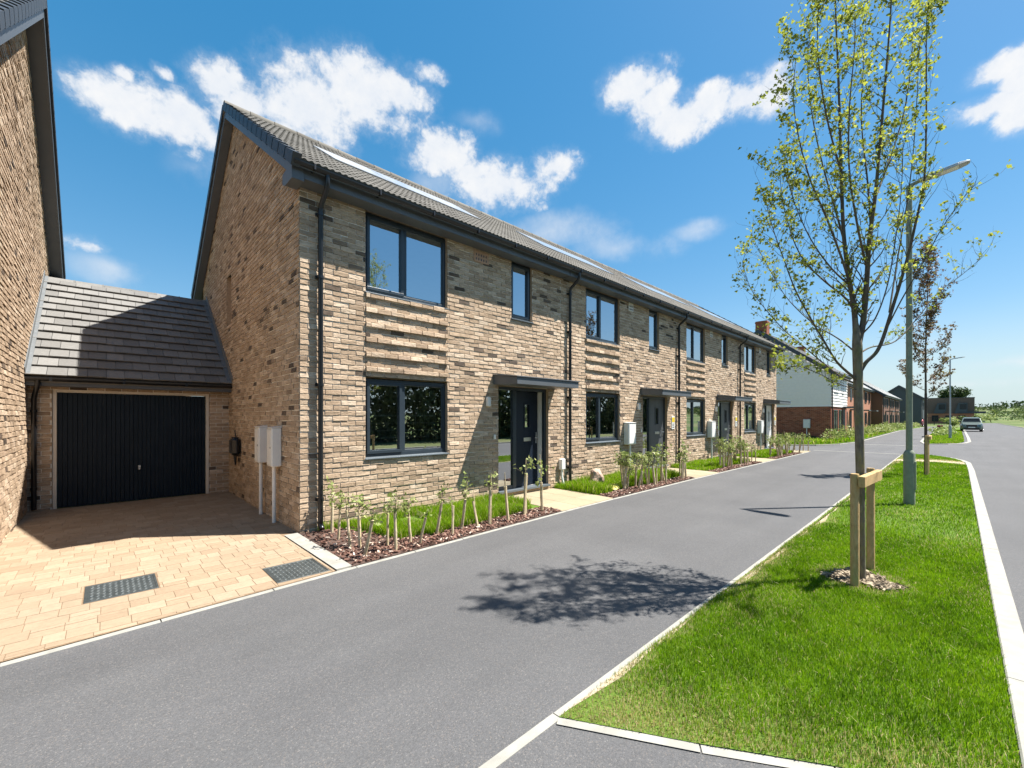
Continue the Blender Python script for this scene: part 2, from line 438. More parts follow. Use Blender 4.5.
def sheet(name, poly, z, mat, kind='structure', thick=0):
    mb = MB()
    if thick: mb.prism(poly, 'z', z-thick, z)
    else: mb.face([(x,y,z) for x,y in poly])
    o = mb.build(name, mat)
    if kind: o['kind'] = kind
    return o
def bandmesh(mb, line, w0, w1, z0, z1, tint=.5, mi=0):
    """kerb along a polyline (x,y): from offset w0 to w1 to the left, z0..z1"""
    P = [Vector((a,b)) for a,b in line]; A=[];B=[]
    for i,p in enumerate(P):
        d=(P[min(i+1,len(P)-1)]-P[max(i-1,0)]).normalized(); n=Vector((-d.y,d.x))
        A.append(p+n*w0); B.append(p+n*w1)
    for i in range(len(P)-1):
        mb.hexa([(A[i].x,A[i].y,z0),(A[i+1].x,A[i+1].y,z0),(B[i+1].x,B[i+1].y,z0),(B[i].x,B[i].y,z0)],
                [(A[i].x,A[i].y,z1),(A[i+1].x,A[i+1].y,z1),(B[i+1].x,B[i+1].y,z1),(B[i].x,B[i].y,z1)], tint, mi)
def resample(line, step):
    out=[line[0]]
    for a,b in zip(line,line[1:]):
        n=max(1,round(math.hypot(b[0]-a[0],b[1]-a[1])/step))
        for i in range(1,n+1): out.append((a[0]+(b[0]-a[0])*i/n, a[1]+(b[1]-a[1])*i/n))
    return out

# ------------------------------------------------------------------ the setting
F = 6.2                       # facade line of the terrace
GX = 1.92                     # left gable wall
PW = 5.53                     # width of one house
def interp(tab, x):
    if x <= tab[0][0]:
        (a,b),(c,d) = tab[0],tab[1]; return b+(x-a)*(d-b)/(c-a)
    for (a,b),(c,d) in zip(tab,tab[1:]):
        if x <= c: return b+(x-a)*(d-b)/(c-a)
    return tab[-1][1]
KERB = [(-.49,4.23),(1.93,4.39),(3.38,4.45),(5.65,4.56),(7.14,4.60),(11.2,4.66),(23.2,4.66)]
def yk(x): return interp(KERB, x)

def ground_z(x, y):
    d = max(0., math.hypot(max(0,x-150)*1.0, 0))
    r = max(0., x-165); z = -.03 + 9.*(1-math.exp(-(r/230.)**1.5)) 
    side = max(0., -y-14.); z += min(2.2, side*.03)*min(1.,max(0.,(x-30)/60.))
    if r > 0: z += .8*math.sin(x*.021+1)*math.sin(y*.017)*min(1,r/80)
    return z
xs = [-300,-120,-60,-25] + list(range(-10,161,10)) + list(range(165,700,18)) + [760,860,1000,1300]
ys = [-900,-650,-480,-360,-280,-210,-160,-120,-90,-70,-50,-35,-25,-18,-14,-10,-5,0,5,10,20,40,70,110,160,230,320,450,650,900]
g = MB()
vs = [(x,y,ground_z(x,y)) for x in xs for y in ys]; ny=len(ys)
fs = [(i*ny+j,(i+1)*ny+j,(i+1)*ny+j+1,i*ny+j+1) for i in range(len(xs)-1) for j in range(ny-1)]
g.faces(vs, fs, .5, 0, True)
tag(g.build('ground', M['field']), kind='structure')

# tarmac: private drive, main road and the junction are one surface
tag(sheet('road', [(-30,-6.6),(168,-6.6),(176,-9),(182,-6),(170,-.4),(100,-.4),(100,9.2),(33.2,5.0),(33.2,14),(24.3,14),(24.3,6.4),(-30,6.4)], 0, M['asphalt']))
sheet('far_road_bend', [(160,-6.6),(172,-.4),(178,-3),(186,-14),(196,-40),(190,-42),(178,-15)], .004, M['asphalt'])

def kerb(name, line, w, z1, unit=.915, z0=-.03):
    pts = resample(line, unit); mb = MB()
    for i,(a,b) in enumerate(zip(pts,pts[1:])):
        d = Vector((b[0]-a[0],b[1]-a[1])); ln=d.length; d.normalize(); n=Vector((-d.y,d.x))
        a2=Vector(a)+d*.004; b2=Vector(b)-d*.004; h=z1+random.uniform(-.0015,.0015); ch=.008
        q=[a2,b2,b2+n*w,a2+n*w]
        qi=[a2+n*ch,b2+n*ch,b2+n*(w-ch),a2+n*(w-ch)]
        mb.hexa([(p.x,p.y,z0) for p in q],[(p.x,p.y,h-ch) for p in q])
        mb.hexa([(p.x,p.y,h-ch+.0002) for p in q],[(p.x,p.y,h) for p in qi])
    o = mb.build(name, M['concrete']); o['kind']='structure'; return o
kl = [(x, yk(x)) for x in (-14,-8,-3,-.49,1.93,3.38,5.65,7.14,9,11.2,15,19,23.2)]
kerb('drive_edging', kl, .05, .010)
kerb('verge_edging', [(-6,1.452),(1.74,1.452),(24.6,1.592)], .055, .010, 2.6)
kerb('verge_front_edging', [(1.735,1.465),(2.09,.865),(2.40,.385),(2.72,-.20)], -.042, .006, 2.2)
arc = [(21.6,-.33),(22.6,-.20),(23.5,.02),(24.3,.36),(24.9,.8),(25.0,1.6)]
kerb('verge_kerb', [(-7.75,-.33),(.25,-.33),(18.8,-.36)]+arc, .13, .022, 4.0)
kerb('drive_kerb', [(1.73,4.42),(1.73,6.19)], -.15, .03)
kerb('junction_edging', [(24.5,4.75),(24.6,1.68)], .11, .008)
kerb('junction_edging', [(31.9,4.2),(32.3,1.5)], .12, .008)
kerb('second_verge_kerb', [(45,1.62),(38,1.50),(34.9,1.22),(35.4,.5),(37.2,-.2),(39.6,-.46),(45,-.5),(100,-.55)][::-1], .16, .03)
kerb('far_road_kerb', [(168,-6.75),(40,-6.75),(-20,-6.75)], .13, .04, 3.)
kerb('corner_bed_kerb', [(27.9,14),(27.9,6.6),(28.6,5.5),(30.5,4.75),(34,4.35),(48,4.45),(66,4.6),(84,3.75),(100,3.5)][::-1], .1, .05, 2.)

# verge turf
VERGE = [(1.74,1.46),(2.09,.87),(2.40,.39),(2.74,-.20),(18.8,-.22),(21.4,-.20),(22.5,-.08),(23.4,.14),(24.2,.46),(24.75,.85),(24.8,1.6)]
def inpoly(poly):
    px=np.array([p[0] for p in poly]); py=np.array([p[1] for p in poly])
    def f(x,y):
        c=np.zeros(len(x),bool); j=len(px)-1
        for i in range(len(px)):
            k=((py[i]>y)!=(py[j]>y))&(x<(px[j]-px[i])*(y-py[i])/(py[j]-py[i]+1e-12)+px[i]); c^=k; j=i
        return c
    return f
sheet('verge', VERGE, .010, M['soil'])
def ywob(x): return .07*np.sin(x*2.1+.4)+.05*np.sin(x*5.3)+.03*np.sin(x*11.7)
def dryness(x,y,corner=1.):
    e = np.clip((y-(1.31+ywob(x)))/.2,0,1.3)*np.where((x>3.0)&(x<4.3)|(x>8),.9,1.)
    fr = np.clip(1-((x-1.74)+(y-1.46)*.59)/.46,0,1)*.62*corner+np.clip(1-np.hypot(x-1.9,y-1.38)/.75,0,1)*.8*corner
    ring = np.clip(1-np.abs(np.hypot(x-5.33,(y-.65)*1.1)-.31)/.17,0,1)*.45
    band = np.clip(1-np.abs(x-(21.4+.25*np.sin(y*3)))/1.1,0,1)*1.1
    p2 = np.clip(np.sin(x*1.7+1)*np.sin(y*3.1+x)*.55-.1,0,1)*.35
    return np.maximum.reduce([e*.8,fr,ring,band,p2])
def ring_hole(x,y):
    a=np.arctan2(y-.65,x-5.33); r=.26+.05*np.sin(a*3+1)+.03*np.sin(a*7)
    return np.hypot(x-5.33,y-.65)<r
def vt(x,y,g):
    d=dryness(x,y); base=g.uniform(-.05,.72,len(x))+.16*np.sin(x*2.3+y*3)*np.sin(y*5-x)+.10*np.sin(x*9+y*4)*np.sin(y*11-x*3)
    dry=g.uniform(0,1,len(x))<d*.85+.03
    return np.where(dry,g.uniform(.74,1,len(x)),np.minimum(base,g.uniform(.5,.68,len(x))))
def vh(x,y,g):
    return g.uniform(.016,.046,len(x))*(1-.55*np.clip(dryness(x,y),0,1))
iv = inpoly(VERGE)
ins = lambda x,y: iv(x,y)&~ring_hole(x,y)
dens = lambda x,y: np.clip(1.15-dryness(x,y,.25)*.75,.30,1)*np.clip(np.abs(x-(21.3+.25*np.sin(y*3)))/.9,.08,1)
grassfield('verge_grass', 150000, ins, (1.7,8.2,-.25,1.55), vh, vt, .012, .0016, 3, lambda x,y: dens(x,y)*np.clip((8.2-x)/3.,0,1), 'close mown bright green grass filling the near road verge around the young tree')
grassfield('verge_grass', 66000, ins, (4.9,25,-.25,1.7), vh, vt, .012, .0017, 4, lambda x,y: dens(x,y)*np.clip((x-4.9)/3.,0,1), 'bright green grass on the far half of the road verge by the lamp post')
# dead clippings lying on the turf
dm = MB()
for _ in range(520):
    x=random.uniform(2.2,12); y=random.uniform(-.1,1.3)
    if not (ins(np.array([x]),np.array([y]))[0]): continue
    a=random.uniform(0,PI); l=random.uniform(.008,.02); w=.0011; z=random.uniform(.03,.05)
    dx,dy=math.cos(a)*l,math.sin(a)*l
    dm.face([(x-dx-dy*.1,y-dy,z),(x-dx+w*3,y-dy+w,z),(x+dx+w*3,y+dy+w,z+.01),(x+dx,y+dy,z+.012)],random.uniform(.9,1))
tag(dm.build('dry_clippings', M['grass']), 'pale dry grass clippings scattered over the near verge', 'grass', kind='stuff')
sheet('worn_track', [(20.4,1.6),(20.9,.7),(20.6,-.2),(22.2,-.15),(22.4,.6),(22.0,1.6)], .013, M['dry'])
sheet('verge_dry_strip', [(1.8,1.46)]+[(x,1.46) for x in (3,9,24.6)][::-1][::-1]+[(24.6,1.60),(24.6,1.43)]+[(x,1.432+float(ywob(np.array([x]))[0])*.35) for x in np.arange(24,2.0,-.35)], .0125, M['dry'])

def chips(name, n, pick, z, mat, sz=(.012,.034), seed=5):
    g=random.Random(seed); mb=MB()
    for _ in range(n):
        x,y=pick(g); a=g.uniform(0,PI*2); l=g.uniform(*sz); w=l*g.uniform(.25,.6); t=g.uniform(.003,.007)
        R_=Matrix.Rotation(a,3,'Z')@Matrix.Rotation(g.uniform(-.5,.5),3,'X')@Matrix.Rotation(g.uniform(-.5,.5),3,'Y')
        c=Vector((x,y,z+g.uniform(.002,.022)))
        P=[tuple(c+R_@Vector(q)) for q in ((-l,-w,-t),(l,-w*.7,-t),(l*.9,w,-t),(-l*.8,w*.8,-t),(-l,-w,t),(l,-w*.7,t),(l*.9,w,t),(-l*.8,w*.8,t))]
        mb.hexa(P[:4],P[4:],g.random())
    return mb.build(name, mat)
def pick_ring(g):
    while True:
        x=g.uniform(4.9,5.85); y=g.uniform(.2,1.0)
        if ring_hole(np.array([x]),np.array([y]))[0]: return x,y
rg=[(5.33+math.cos(a)*(.26+.05*math.sin(a*3+1)),.65+math.sin(a)*(.26+.05*math.sin(a*3+1))) for a in np.linspace(0,2*PI,40)[:-1]]
sheet('tree_pit', rg, .016, M['mulch_soil'])
tag(chips('wood_chips', 900, pick_ring, .016, M['chip_pale'], (.010,.03), 8), 'pale wood chips spread round the foot of the young tree', 'wood chips', kind='stuff')

# second verge
V2=[(35.2,1.18),(37.4,-.05),(39.6,-.30),(45,-.33),(98,-.38),(98,1.7),(45,1.6),(38,1.48)]
sheet('second_verge', V2, .02, M['soil'])
grassfield('second_verge_grass', 26000, inpoly(V2), (35,75,-.4,1.7), lambda x,y,g:g.uniform(.03,.08,len(x)), lambda x,y,g:g.uniform(.15,.8,len(x)), .02, .004, 6, None, 'green grass on the small verge island under the far lamp post')

# block paved drive
COVERS=[(-.14,.37,5.12,5.63),(1.18,1.69,4.47,5.02)]
def drive():
    mb=MB(); R=random.Random(4); rowh=.178; y=4.16-.12
    def put_block(x0,x1,y0,y1):
        y0=max(y0,max(yk(x0),yk(x1))+.053)
        parts=[(x0,x1,y0,y1)]
        for (cx0,cx1,cy0,cy1) in COVERS:
            nxt=[]
            for (p0,p1,q0,q1) in parts:
                if p0>=cx1 or p1<=cx0 or q0>=cy1 or q1<=cy0: nxt.append((p0,p1,q0,q1)); continue
                if p0<cx0: nxt.append((p0,cx0,q0,q1))
                if p1>cx1: nxt.append((cx1,p1,q0,q1))
                if q0<cy0: nxt.append((max(p0,cx0),min(p1,cx1),q0,cy0))
                if q1>cy1: nxt.append((max(p0,cx0),min(p1,cx1),cy1,q1))
            parts=nxt
        h=.016+R.uniform(-.0008,.0008); tn=R.random()
        for (p0,p1,q0,q1) in parts:
            if p1-p0<.016 or q1-q0<.016: continue
            mb.bevbox(p0+.0016,p1-.0016,q0+.0042,q1-.0042,-.02,h,.0018,tn)
    while y < 10.74:
        y1=min(y+rowh,10.74)
        if y < 5.99: a,b=-4.2,1.722
        elif y < 6.19: a,b=-.94,1.722
        else: a,b=-.94,1.915
        x=a-R.uniform(0,.2)
        while x<b:
            kind=R.random(); l=.178 if kind<.58 else (.12 if kind<.85 else .24)
            x0=max(x,a); x1=min(x+l,b); x+=l
            if x1-x0<.02: continue
            if kind<.22: ym=y+rowh*R.choice((.5,.34,.66)); put_block(x0,x1,y,min(ym,y1)); put_block(x0,x1,min(ym,y1),y1)
            else: put_block(x0,x1,y,y1)
        y=y1
    mb.face([(-4.2,yk(-4.2)+.05,.0125),(1.725,yk(1.7)+.05,.0125),(1.725,6.19,.0125),(1.918,6.19,.0125),(1.918,10.74,.0125),(-.94,10.74,.0125),(-.94,6.0,.0125),(-4.2,6.0,.0125)],.5,1)
    o=mb.build('driveway',[M['paver'],M['joint']]); o['kind']='structure'
drive()
def mk_cover():
    m,nt=newmat('checker_plate'); co=objco(nt)
    mp=N(nt,'ShaderNodeMapping'); mp.inputs['Rotation'].default_value=(0,0,.785); L(nt,co,mp.inputs[0])
    c=ramp(nt,noise(nt,co,14,5),[(.3,(.040,.047,.046)),(.7,(.075,.084,.082))])
    return finish(m,nt,c,.5,bump(nt,noise(nt,co,150,2),.2,.002),.35)
M['cover']=mk_cover(); M['tread']=simple('worn_tread',(.20,.215,.21),.45,.2,30,metal=.3)
def inspection_cover(x0,x1,y0,y1,label):
    t=thing('inspection_cover',label,'manhole cover',((x0+x1)/2,(y0+y1)/2,0),0,'steel covers in the block paving')
    hx,hy=(x1-x0)/2-.006,(y1-y0)/2-.006
    mb=MB(); mb.bevbox(-hx+.022,hx-.022,-hy+.022,hy-.022,-.02,.014,.003)
    nx=11; ny=11
    for i in range(nx):
        for j in range(ny):
            cx=-hx+.05+(2*hx-.1)*i/(nx-1); cy=-hy+.05+(2*hy-.1)*j/(ny-1); a=.785 if (i+j)%2 else -.785
            ca,sa=math.cos(a),math.sin(a); l,w=.017,.005
            q=[(cx+ca*u-sa*v,cy+sa*u+ca*v) for u,v in((-l,0),(0,-w),(l,0),(0,w))]
            mb.hexa([(p[0],p[1],.0135) for p in q],[(cx+(p[0]-cx)*.75,cy+(p[1]-cy)*.75,.018) for p in q],.5,1)
    mb.build('plate',[M['cover'],M['tread']],t)
    fr=MB(); fr.box(-hx+.001,hx-.001,-hy+.001,hy-.001,-.02,.0132)
    for b in((-hx,hx,-hy,-hy+.018),(-hx,hx,hy-.018,hy),(-hx,-hx+.018,-hy+.018,hy-.018),(hx-.018,hx,-hy+.018,hy-.018)): fr.bevbox(*b,-.02,.017,.002)
    fr.build('rim',M['cover'],t)
inspection_cover(*COVERS[0],'dark steel inspection cover in the middle of the block paved drive')
inspection_cover(*COVERS[1],'dark steel inspection cover in the drive corner beside the planted bed')
inspection_cover(3.14,3.55,5.56,5.96,'square grey cover set in the lawn under the ground floor window')
inspection_cover(5.28,5.6,4.98,5.28,'small grey cover beside the buff path to the navy front door')

# ------------------------------------------------------------------ front gardens: beds, lawns and paths
BEDS=[]
for k in range(4):
    X0=GX+PW*k
    BEDS.append((1.89 if k==0 else X0-.26, X0+3.66))
PATHS=[(GX+PW*k+3.66, GX+PW*k+5.27) for k in range(4)]
for k,(a,b) in enumerate(PATHS):
    mb=MB(); R=random.Random(k); nx=3; w=(b-a)/nx
    yA=max(yk(a),yk(b))+.052; 
    ycs=[yA,yA+.5,yA+1.05,F-.02]
    for i in range(nx):
        for y0,y1 in zip(ycs,ycs[1:]):
            yy0=y0
            if y0==yA: 
                mb.hexa([(a+w*i+.004,yk(a+w*i)+.052,-.02),(a+w*(i+1)-.004,yk(a+w*(i+1))+.052,-.02),(a+w*(i+1)-.004,y1-.004,-.02),(a+w*i+.004,y1-.004,-.02)],
                        [(a+w*i+.004,yk(a+w*i)+.052,.014),(a+w*(i+1)-.004,yk(a+w*(i+1))+.052,.014),(a+w*(i+1)-.004,y1-.004,.022),(a+w*i+.004,y1-.004,.022)],R.random())
            else: mb.bevbox(a+w*i+.004,a+w*(i+1)-.004,y0+.004,y1-.004,-.02,.022+R.uniform(0,.002),.004,R.random())
    o=mb.build('path',M['slab']); o['kind']='structure'
HN=['nearest house with the navy door','second house with the boulder in its bed','third house in the terrace','last house with the white door']
for k,(a,b) in enumerate(BEDS):
    R=random.Random(k+20)
    xs_=np.linspace(a,b,12)
    sheet('planting_bed',[(x,yk(x)+.052) for x in xs_]+[(b,F-.005),(a,F-.005)],.014,M['mulch_soil'])
    def lawn_front(x,a=a,b=b,k=k):
        e=np.interp(x,[1.9,2.55,2.75,3.2,4.2,5.0,5.6],[6.3,5.9,4.95,4.88,4.92,4.98,5.0]) if k==0 else 5.06+.05*np.sin(x*3+k)
        return e+.03*np.sin(x*9)
    lp=[(x,float(lawn_front(np.array([x]))[0])) for x in np.linspace(a+(.35 if k==0 else .02),b-.02,16)]
    lp=[p for p in lp if p[1]<F-.06]
    sheet('front_lawn',lp+[(b-.02,F-.02),(lp[0][0],F-.02)],.022,M['soil'])
    def inl(x,y,a=a,b=b,k=k,lf=lawn_front):
        r=(x>a)&(x<b-.02)&(y>lf(x))&(y<F-.02)
        if k==0: r&=~((x>3.14)&(x<3.55)&(y>5.56)&(y<5.96))&~((x>5.26)&(y<5.30))
        return r
    n=(26000,20000,12000,9000)[k]
    grassfield('lawn_grass',n,inl,(a,b,4.8,F),lambda x,y,g,k=k:g.uniform(.05,.15 if k!=1 else .2,len(x))*(.6+.4*np.sin(x*4)*np.sin(y*3+1)+.3),lambda x,y,g:np.where(g.uniform(0,1,len(x))<.06,g.uniform(.8,1,len(x)),g.uniform(.25,.74,len(x))),.02,.0026,30+k,None,'unmown bright green grass in the front garden of the '+HN[k])
    def pk(g,a=a,b=b,k=k):
        x=g.uniform(a+.02,b-.02)
        if k==0 and g.random()<.16: x=g.uniform(a+.02,a+.85); return x,g.uniform(yk(x)+.07,6.1)
        return x,g.uniform(yk(x)+.07,5.04)
    tag(chips('bark_mulch',(2600,1800,1200,900)[k],pk,.014,M['chip'],(.012,.032) if k<2 else (.016,.04),40+k),'red brown bark mulch along the kerb in front of the '+HN[k],'bark mulch',kind='stuff')

# ------------------------------------------------------------------ terrace houses
SL=.680; EY=5.86; EZ=4.925
RY=10.18; RZ=EZ+SL*(RY-EY)
def zt(y): return EZ+SL*(y-EY) if y<=RY else RZ-SL*(y-RY)
BY=2*RY-EY
WB=14.0
def window(parent, x0,x1,z0,z1, split=None, opener=True, name='window'):
    """frame with sash, pane(s), sill, handle on the facade"""
    y0,y1=F+.05,F+.12; w=.058
    mb=MB()
    mb.box(x0,x1,y0,y1,z1-w,z1); mb.box(x0,x1,y0,y1,z0,z0+w)
    mb.box(x0,x0+w,y0,y1,z0+w,z1-w); mb.box(x1-w,x1,y0,y1,z0+w,z1-w)
    panes=[]
    def sash(a,b):
        s=.048; ya,yb=F+.034,F+.10
        A,B,C,D=a-.012,b+.012,z0+w-.012,z1-w+.012
        mb.box(A,B,ya,yb,D-s,D); mb.box(A,B,ya,yb,C,C+s); mb.box(A,A+s,ya,yb,C+s,D-s); mb.box(B-s,B,ya,yb,C+s,D-s)
        return (A+s,B-s,C+s,D-s)
    if split:
        m=x0+(x1-x0)*split
        mb.box(m-.03,m+.03,y0+.002,y1,z0+w,z1-w)
        panes.append(sash(x0+w,m-.03)); 
        panes.append((m+.03,x1-w,z0+w,z1-w))
        # glazing bead of the fixed light
        a,b,c,d=panes[1]; s=.018
        for q in ((a,b,c,c+s),(a,b,d-s,d),(a,a+s,c+s,d-s),(b-s,b,c+s,d-s)): mb.box(q[0],q[1],F+.062,F+.09,q[2],q[3])
    else:
        panes.append(sash(x0+w,x1-w))
    o=mb.build(name,M['frame'],parent,.004)
    for (a,b,c,d) in panes:
        p=MB(); p.face([(a-.005,F+.078,c-.005),(b+.005,F+.078,c-.005),(b+.005,F+.078,d+.005),(a-.005,F+.078,d+.005)]); p.build('pane',M['glass'],o)
    s=MB(); s.hexa([(x0-.015,F-.04,z0-.034),(x1+.015,F-.04,z0-.034),(x1+.015,F+.07,z0-.03),(x0-.015,F+.07,z0-.03)],[(x0-.015,F-.04,z0-.016),(x1+.015,F-.04,z0-.016),(x1+.015,F+.07,z0+.002),(x0-.015,F+.07,z0+.002)])
    s.build('sill',M['sill'],o,.003)
    h=MB(); a,b,c,d=panes[0]; h.box(b+.008,b+.03,F+.104,F+.135,c+.2,c+.34); h.build('handle',M['white'],o)
    return o

def roof_tiles(mb, x0, x1, n=15, seed=0):
    R=random.Random(seed); ln=math.hypot(RY-EY,RZ-EZ)+.03; cs=(RY-EY)/math.hypot(RY-EY,RZ-EZ); sn=(RZ-EZ)/math.hypot(RY-EY,RZ-EZ)
    prof=[(0,0),(.030,.0),(.045,.012),(.060,.016),(.075,.012)]
    xsl=[]; p=math.floor(x0/.09)
    while p*.09<x1:
        for a,h in prof:
            x=p*.09+a
            if x0<=x<=x1: xsl.append((x,h))
        p+=1
    if xsl[0][0]>x0+.001: xsl.insert(0,(x0,0))
    if xsl[-1][0]<x1-.001: xsl.append((x1,0))
    st=ln/n
    def P(x,s,o): return (x, EY-.03+s*cs-o*sn, EZ-.02+s*sn+o*cs)
    for j in range(n):
        s0=j*st; s1=s0+st+.03
        tints={}
        for (xa,ha),(xb,hb) in zip(xsl,xsl[1:]):
            key=math.floor((xa+(.15 if j%2 else 0))/.3); t=tints.setdefault(key,R.random())
            mb.face([P(xa,s0,.024+ha),P(xb,s0,.024+hb),P(xb,s1,.010+hb),P(xa,s1,.010+ha)],t,0)
            mb.face([P(xa,s0,.0),P(xb,s0,.0),P(xb,s0,.024+hb),P(xa,s0,.024+ha)],t*.6,0)
    # ridge tiles
    x=x0
    while x<x1-.01:
        xe=min(x+.45,x1)
        mb.tube([(x+.004,RY,RZ-.03),(xe-.004,RY,RZ-.03)],[.118,.112],12,R.random(),0)
        x=xe

def house(k, label, door_mat, door_open=0, vent_col='white'):
    X0=GX+PW*k; X1=X0+PW
    t=thing('terraced_house',label,'house',(0,0,0),0,'brick terraced houses along the drive')
    first=k==0; last=k==3
    ops=[(X0+.93,X0+2.43,.975,2.205),(X0+.93,X0+2.43,3.51,4.765),(X0+3.98,X0+4.59,3.60,4.785),(X0+3.63,X0+5.10,.0,2.21)]
    mb=MB()
    pan=(X0+.93,X0+2.43,2.205,3.51)
    brickwall(mb,(0,F,0),(1,0,0),(0,-1,0),X0,X1,-.03,4.80,ops+[pan],None,None,seed=100+k)
    brickwall(mb,(0,F,0),(1,0,0),(0,-1,0),pan[0]+.004,pan[1]-.004,2.22,3.50,[],None,lambda i,u,z:(.030 if i%3==1 else 0),seed=140+k)
    for (a,b,c,d) in ops:                         # brick reveals
        for x,s in((a,1),(b,-1)):
            q=[(x,F-.006,c),(x,F+.13,c),(x,F+.13,d),(x,F-.006,d)]
            mb.face(q if s<0 else q[::-1],.5,0)
        mb.face([(a,F-.006,d),(b,F-.006,d),(b,F+.13,d),(a,F+.13,d)][::-1],.5,0)
        mb.face([(a,F-.004,c),(b,F-.004,c),(b,F+.13,c),(a,F+.13,c)],.5,1)
    def lim(z):
        f=max(F,EY+(z+.17-EZ)/SL); b=min(WB,BY-(z+.17-EZ)/SL)
        return (-b,-f) if f<b else (-RY,-RY)
    if first:
        brickwall(mb,(X0,0,0),(0,-1,0),(-1,0,0),-WB,-F,-.03,7.75,[(-10.98,-10.5,3.6,4.65)],lim,None,seed=77)
        mb.box(X0+.09,X0+.12,10.45,11.05,3.55,4.7,.5,0)
        for y in (10.49,10.985): mb.box(X0+.0,X0+.1,y,y+.006,3.6,4.65,.5,0)
    if last:
        brickwall(mb,(X1,0,0),(0,1,0),(1,0,0),F,WB,-.03,7.75,[],lambda z:(-lim(z)[1],-lim(z)[0]),None,seed=78)
    mb.face([(X1,WB,0),(X0,WB,0),(X0,WB,4.75),(X1,WB,4.75)],.5,0)
    mb.build('wall',[M['brick'],M['mortar']],t)
    # rooms seen through the glass
    r=MB()
    for (za,zb) in ((.13,2.5),(2.78,4.80)):
        a,b,c,d=X0+.06,X1-.06,F+.135,9.6
        r.face([(a,c,za),(b,c,za),(b,d,za),(a,d,za)],.5); r.face([(a,c,zb),(a,d,zb),(b,d,zb),(b,c,zb)],.5)
        r.face([(a,d,za),(b,d,za),(b,d,zb),(a,d,zb)],.5); r.face([(a,c,za),(a,d,za),(a,d,zb),(a,c,zb)],.5); r.face([(b,c,za),(b,c,zb),(b,d,zb),(b,d,za)],.5)
    # inner leaf of the front wall, hung round the openings
    for (za,zb,holes) in ((.13,2.5,[(ops[0]),(ops[3])]),(2.78,4.80,[ops[1],ops[2]])):
        xcuts=sorted([X0+.06,X1-.06]+[v for o in holes for v in o[:2]])
        for xa,xb in zip(xcuts,xcuts[1:]):
            h=[o for o in holes if o[0]<=(xa+xb)/2<=o[1]]
            if not h: r.face([(xa,F+.14,za),(xa,F+.14,zb),(xb,F+.14,zb),(xb,F+.14,za)],.5)
            else:
                o=h[0]
                if o[2]>za+.01: r.face([(xa,F+.14,za),(xa,F+.14,o[2]),(xb,F+.14,o[2]),(xb,F+.14,za)],.5)
                if o[3]<zb-.01: r.face([(xa,F+.14,o[3]),(xa,F+.14,zb),(xb,F+.14,zb),(xb,F+.14,o[3])],.5)
    r.build('room',M['room'],t)
    # roof
    rx0=X0-.20 if first else X0; rx1=X1+.20 if last else X1
    mb=MB(); 
    mb.prism([(EY,EZ-.02),(RY,RZ-.02),(BY,EZ-.02),(BY,EZ-.10),(RY,RZ-.10),(EY,EZ-.10)],'x',rx0+.01,rx1-.01,.4)
    roof_tiles(mb,rx0,rx1,15,k)
    rf=mb.build('roof',M['tile_roll'],t)
    sp=MB()
    for i in range(3):
        a=X0+1.02+i*1.12; b=a+1.09
        for yA,yB in ((7.60,8.72),):
            cs=1/math.hypot(1,SL); 
            def Q(x,y,o): return (x,y-o*SL*cs,zt(y)+o*cs)
            sp.hexa([Q(a,yA,.0),Q(b,yA,.0),Q(b,yB,.0),Q(a,yB,.0)],[Q(a,yA,.052),Q(b,yA,.052),Q(b,yB,.052),Q(a,yB,.052)])
    sp.build('solar_panel',M['solar'],rf)
    # eaves
    mb=MB(); mb.box(rx0+.02,rx1-.0,5.935,F-.012,4.735,4.885); 
    mb.build('fascia',M['fascia'],t)
    gm=MB(); gx0,gx1=rx0+.02,rx1
    ng=10; prof=[(5.868+math.cos(a)*.058,4.902+math.sin(a)*.06) for a in np.linspace(PI,2*PI,ng)]
    prof+= [(5.926,4.908),(5.920,4.908)]+[(5.868+math.cos(a)*.052,4.904+math.sin(a)*.054) for a in np.linspace(2*PI,PI,ng)]+[(5.816,4.908),(5.806,4.908)]
    gm.prism(prof,'x',gx0,gx1)
    x=gx0+.25
    while x<gx1:
        gm.box(x-.011,x+.011,5.803,5.94,4.842,4.912); x+=.92
    gm.build('gutter',M['black'],t)
    # rain pipe
    px=X0+.25; py=F-.075; pm=MB()
    pm.tube([(px,5.868,4.86),(px,5.868,4.76),(px,5.90,4.68),(px,py-.02,4.54),(px,py,4.48),(px,py,.16)],.034,12)
    pm.tube([(px,py,.22),(px,py,.13),(px,py+.0,.10),(px-.0,py-.06,.05)],.036,10)
    for z in (.45,2.05,3.55,4.42):
        pm.tube([(px,py,z-.02),(px,py,z+.02)],.043,12); pm.box(px-.055,px+.055,F-.05,F-.012,z-.02,z+.02)
    pm.build('downpipe',M['black'],t)
    # windows
    wl=window(t,X0+.93,X0+2.43,.985,2.19,.44); window(t,X0+.93,X0+2.43,3.515,4.735,.46); window(t,X0+3.98,X0+4.59,3.60,4.755)
    # canopy
    cx0,cx1=X0+3.50,X0+5.32; mb=MB()
    mb.hexa([(cx0,5.53,2.205),(cx1,5.53,2.205),(cx1,F-.012,2.225),(cx0,F-.012,2.225)],[(cx0,5.53,2.335),(cx1,5.53,2.335),(cx1,F-.012,2.40),(cx0,F-.012,2.40)])
    mb.hexa([(cx0-.02,5.51,2.3355),(cx1+.02,5.51,2.3355),(cx1+.02,F-.014,2.4005),(cx0-.02,F-.014,2.4005)],[(cx0-.02,5.51,2.355),(cx1+.02,5.51,2.355),(cx1+.02,F-.014,2.425),(cx0-.02,F-.014,2.425)])
    mb.build('canopy',M['fascia'],t,.005)
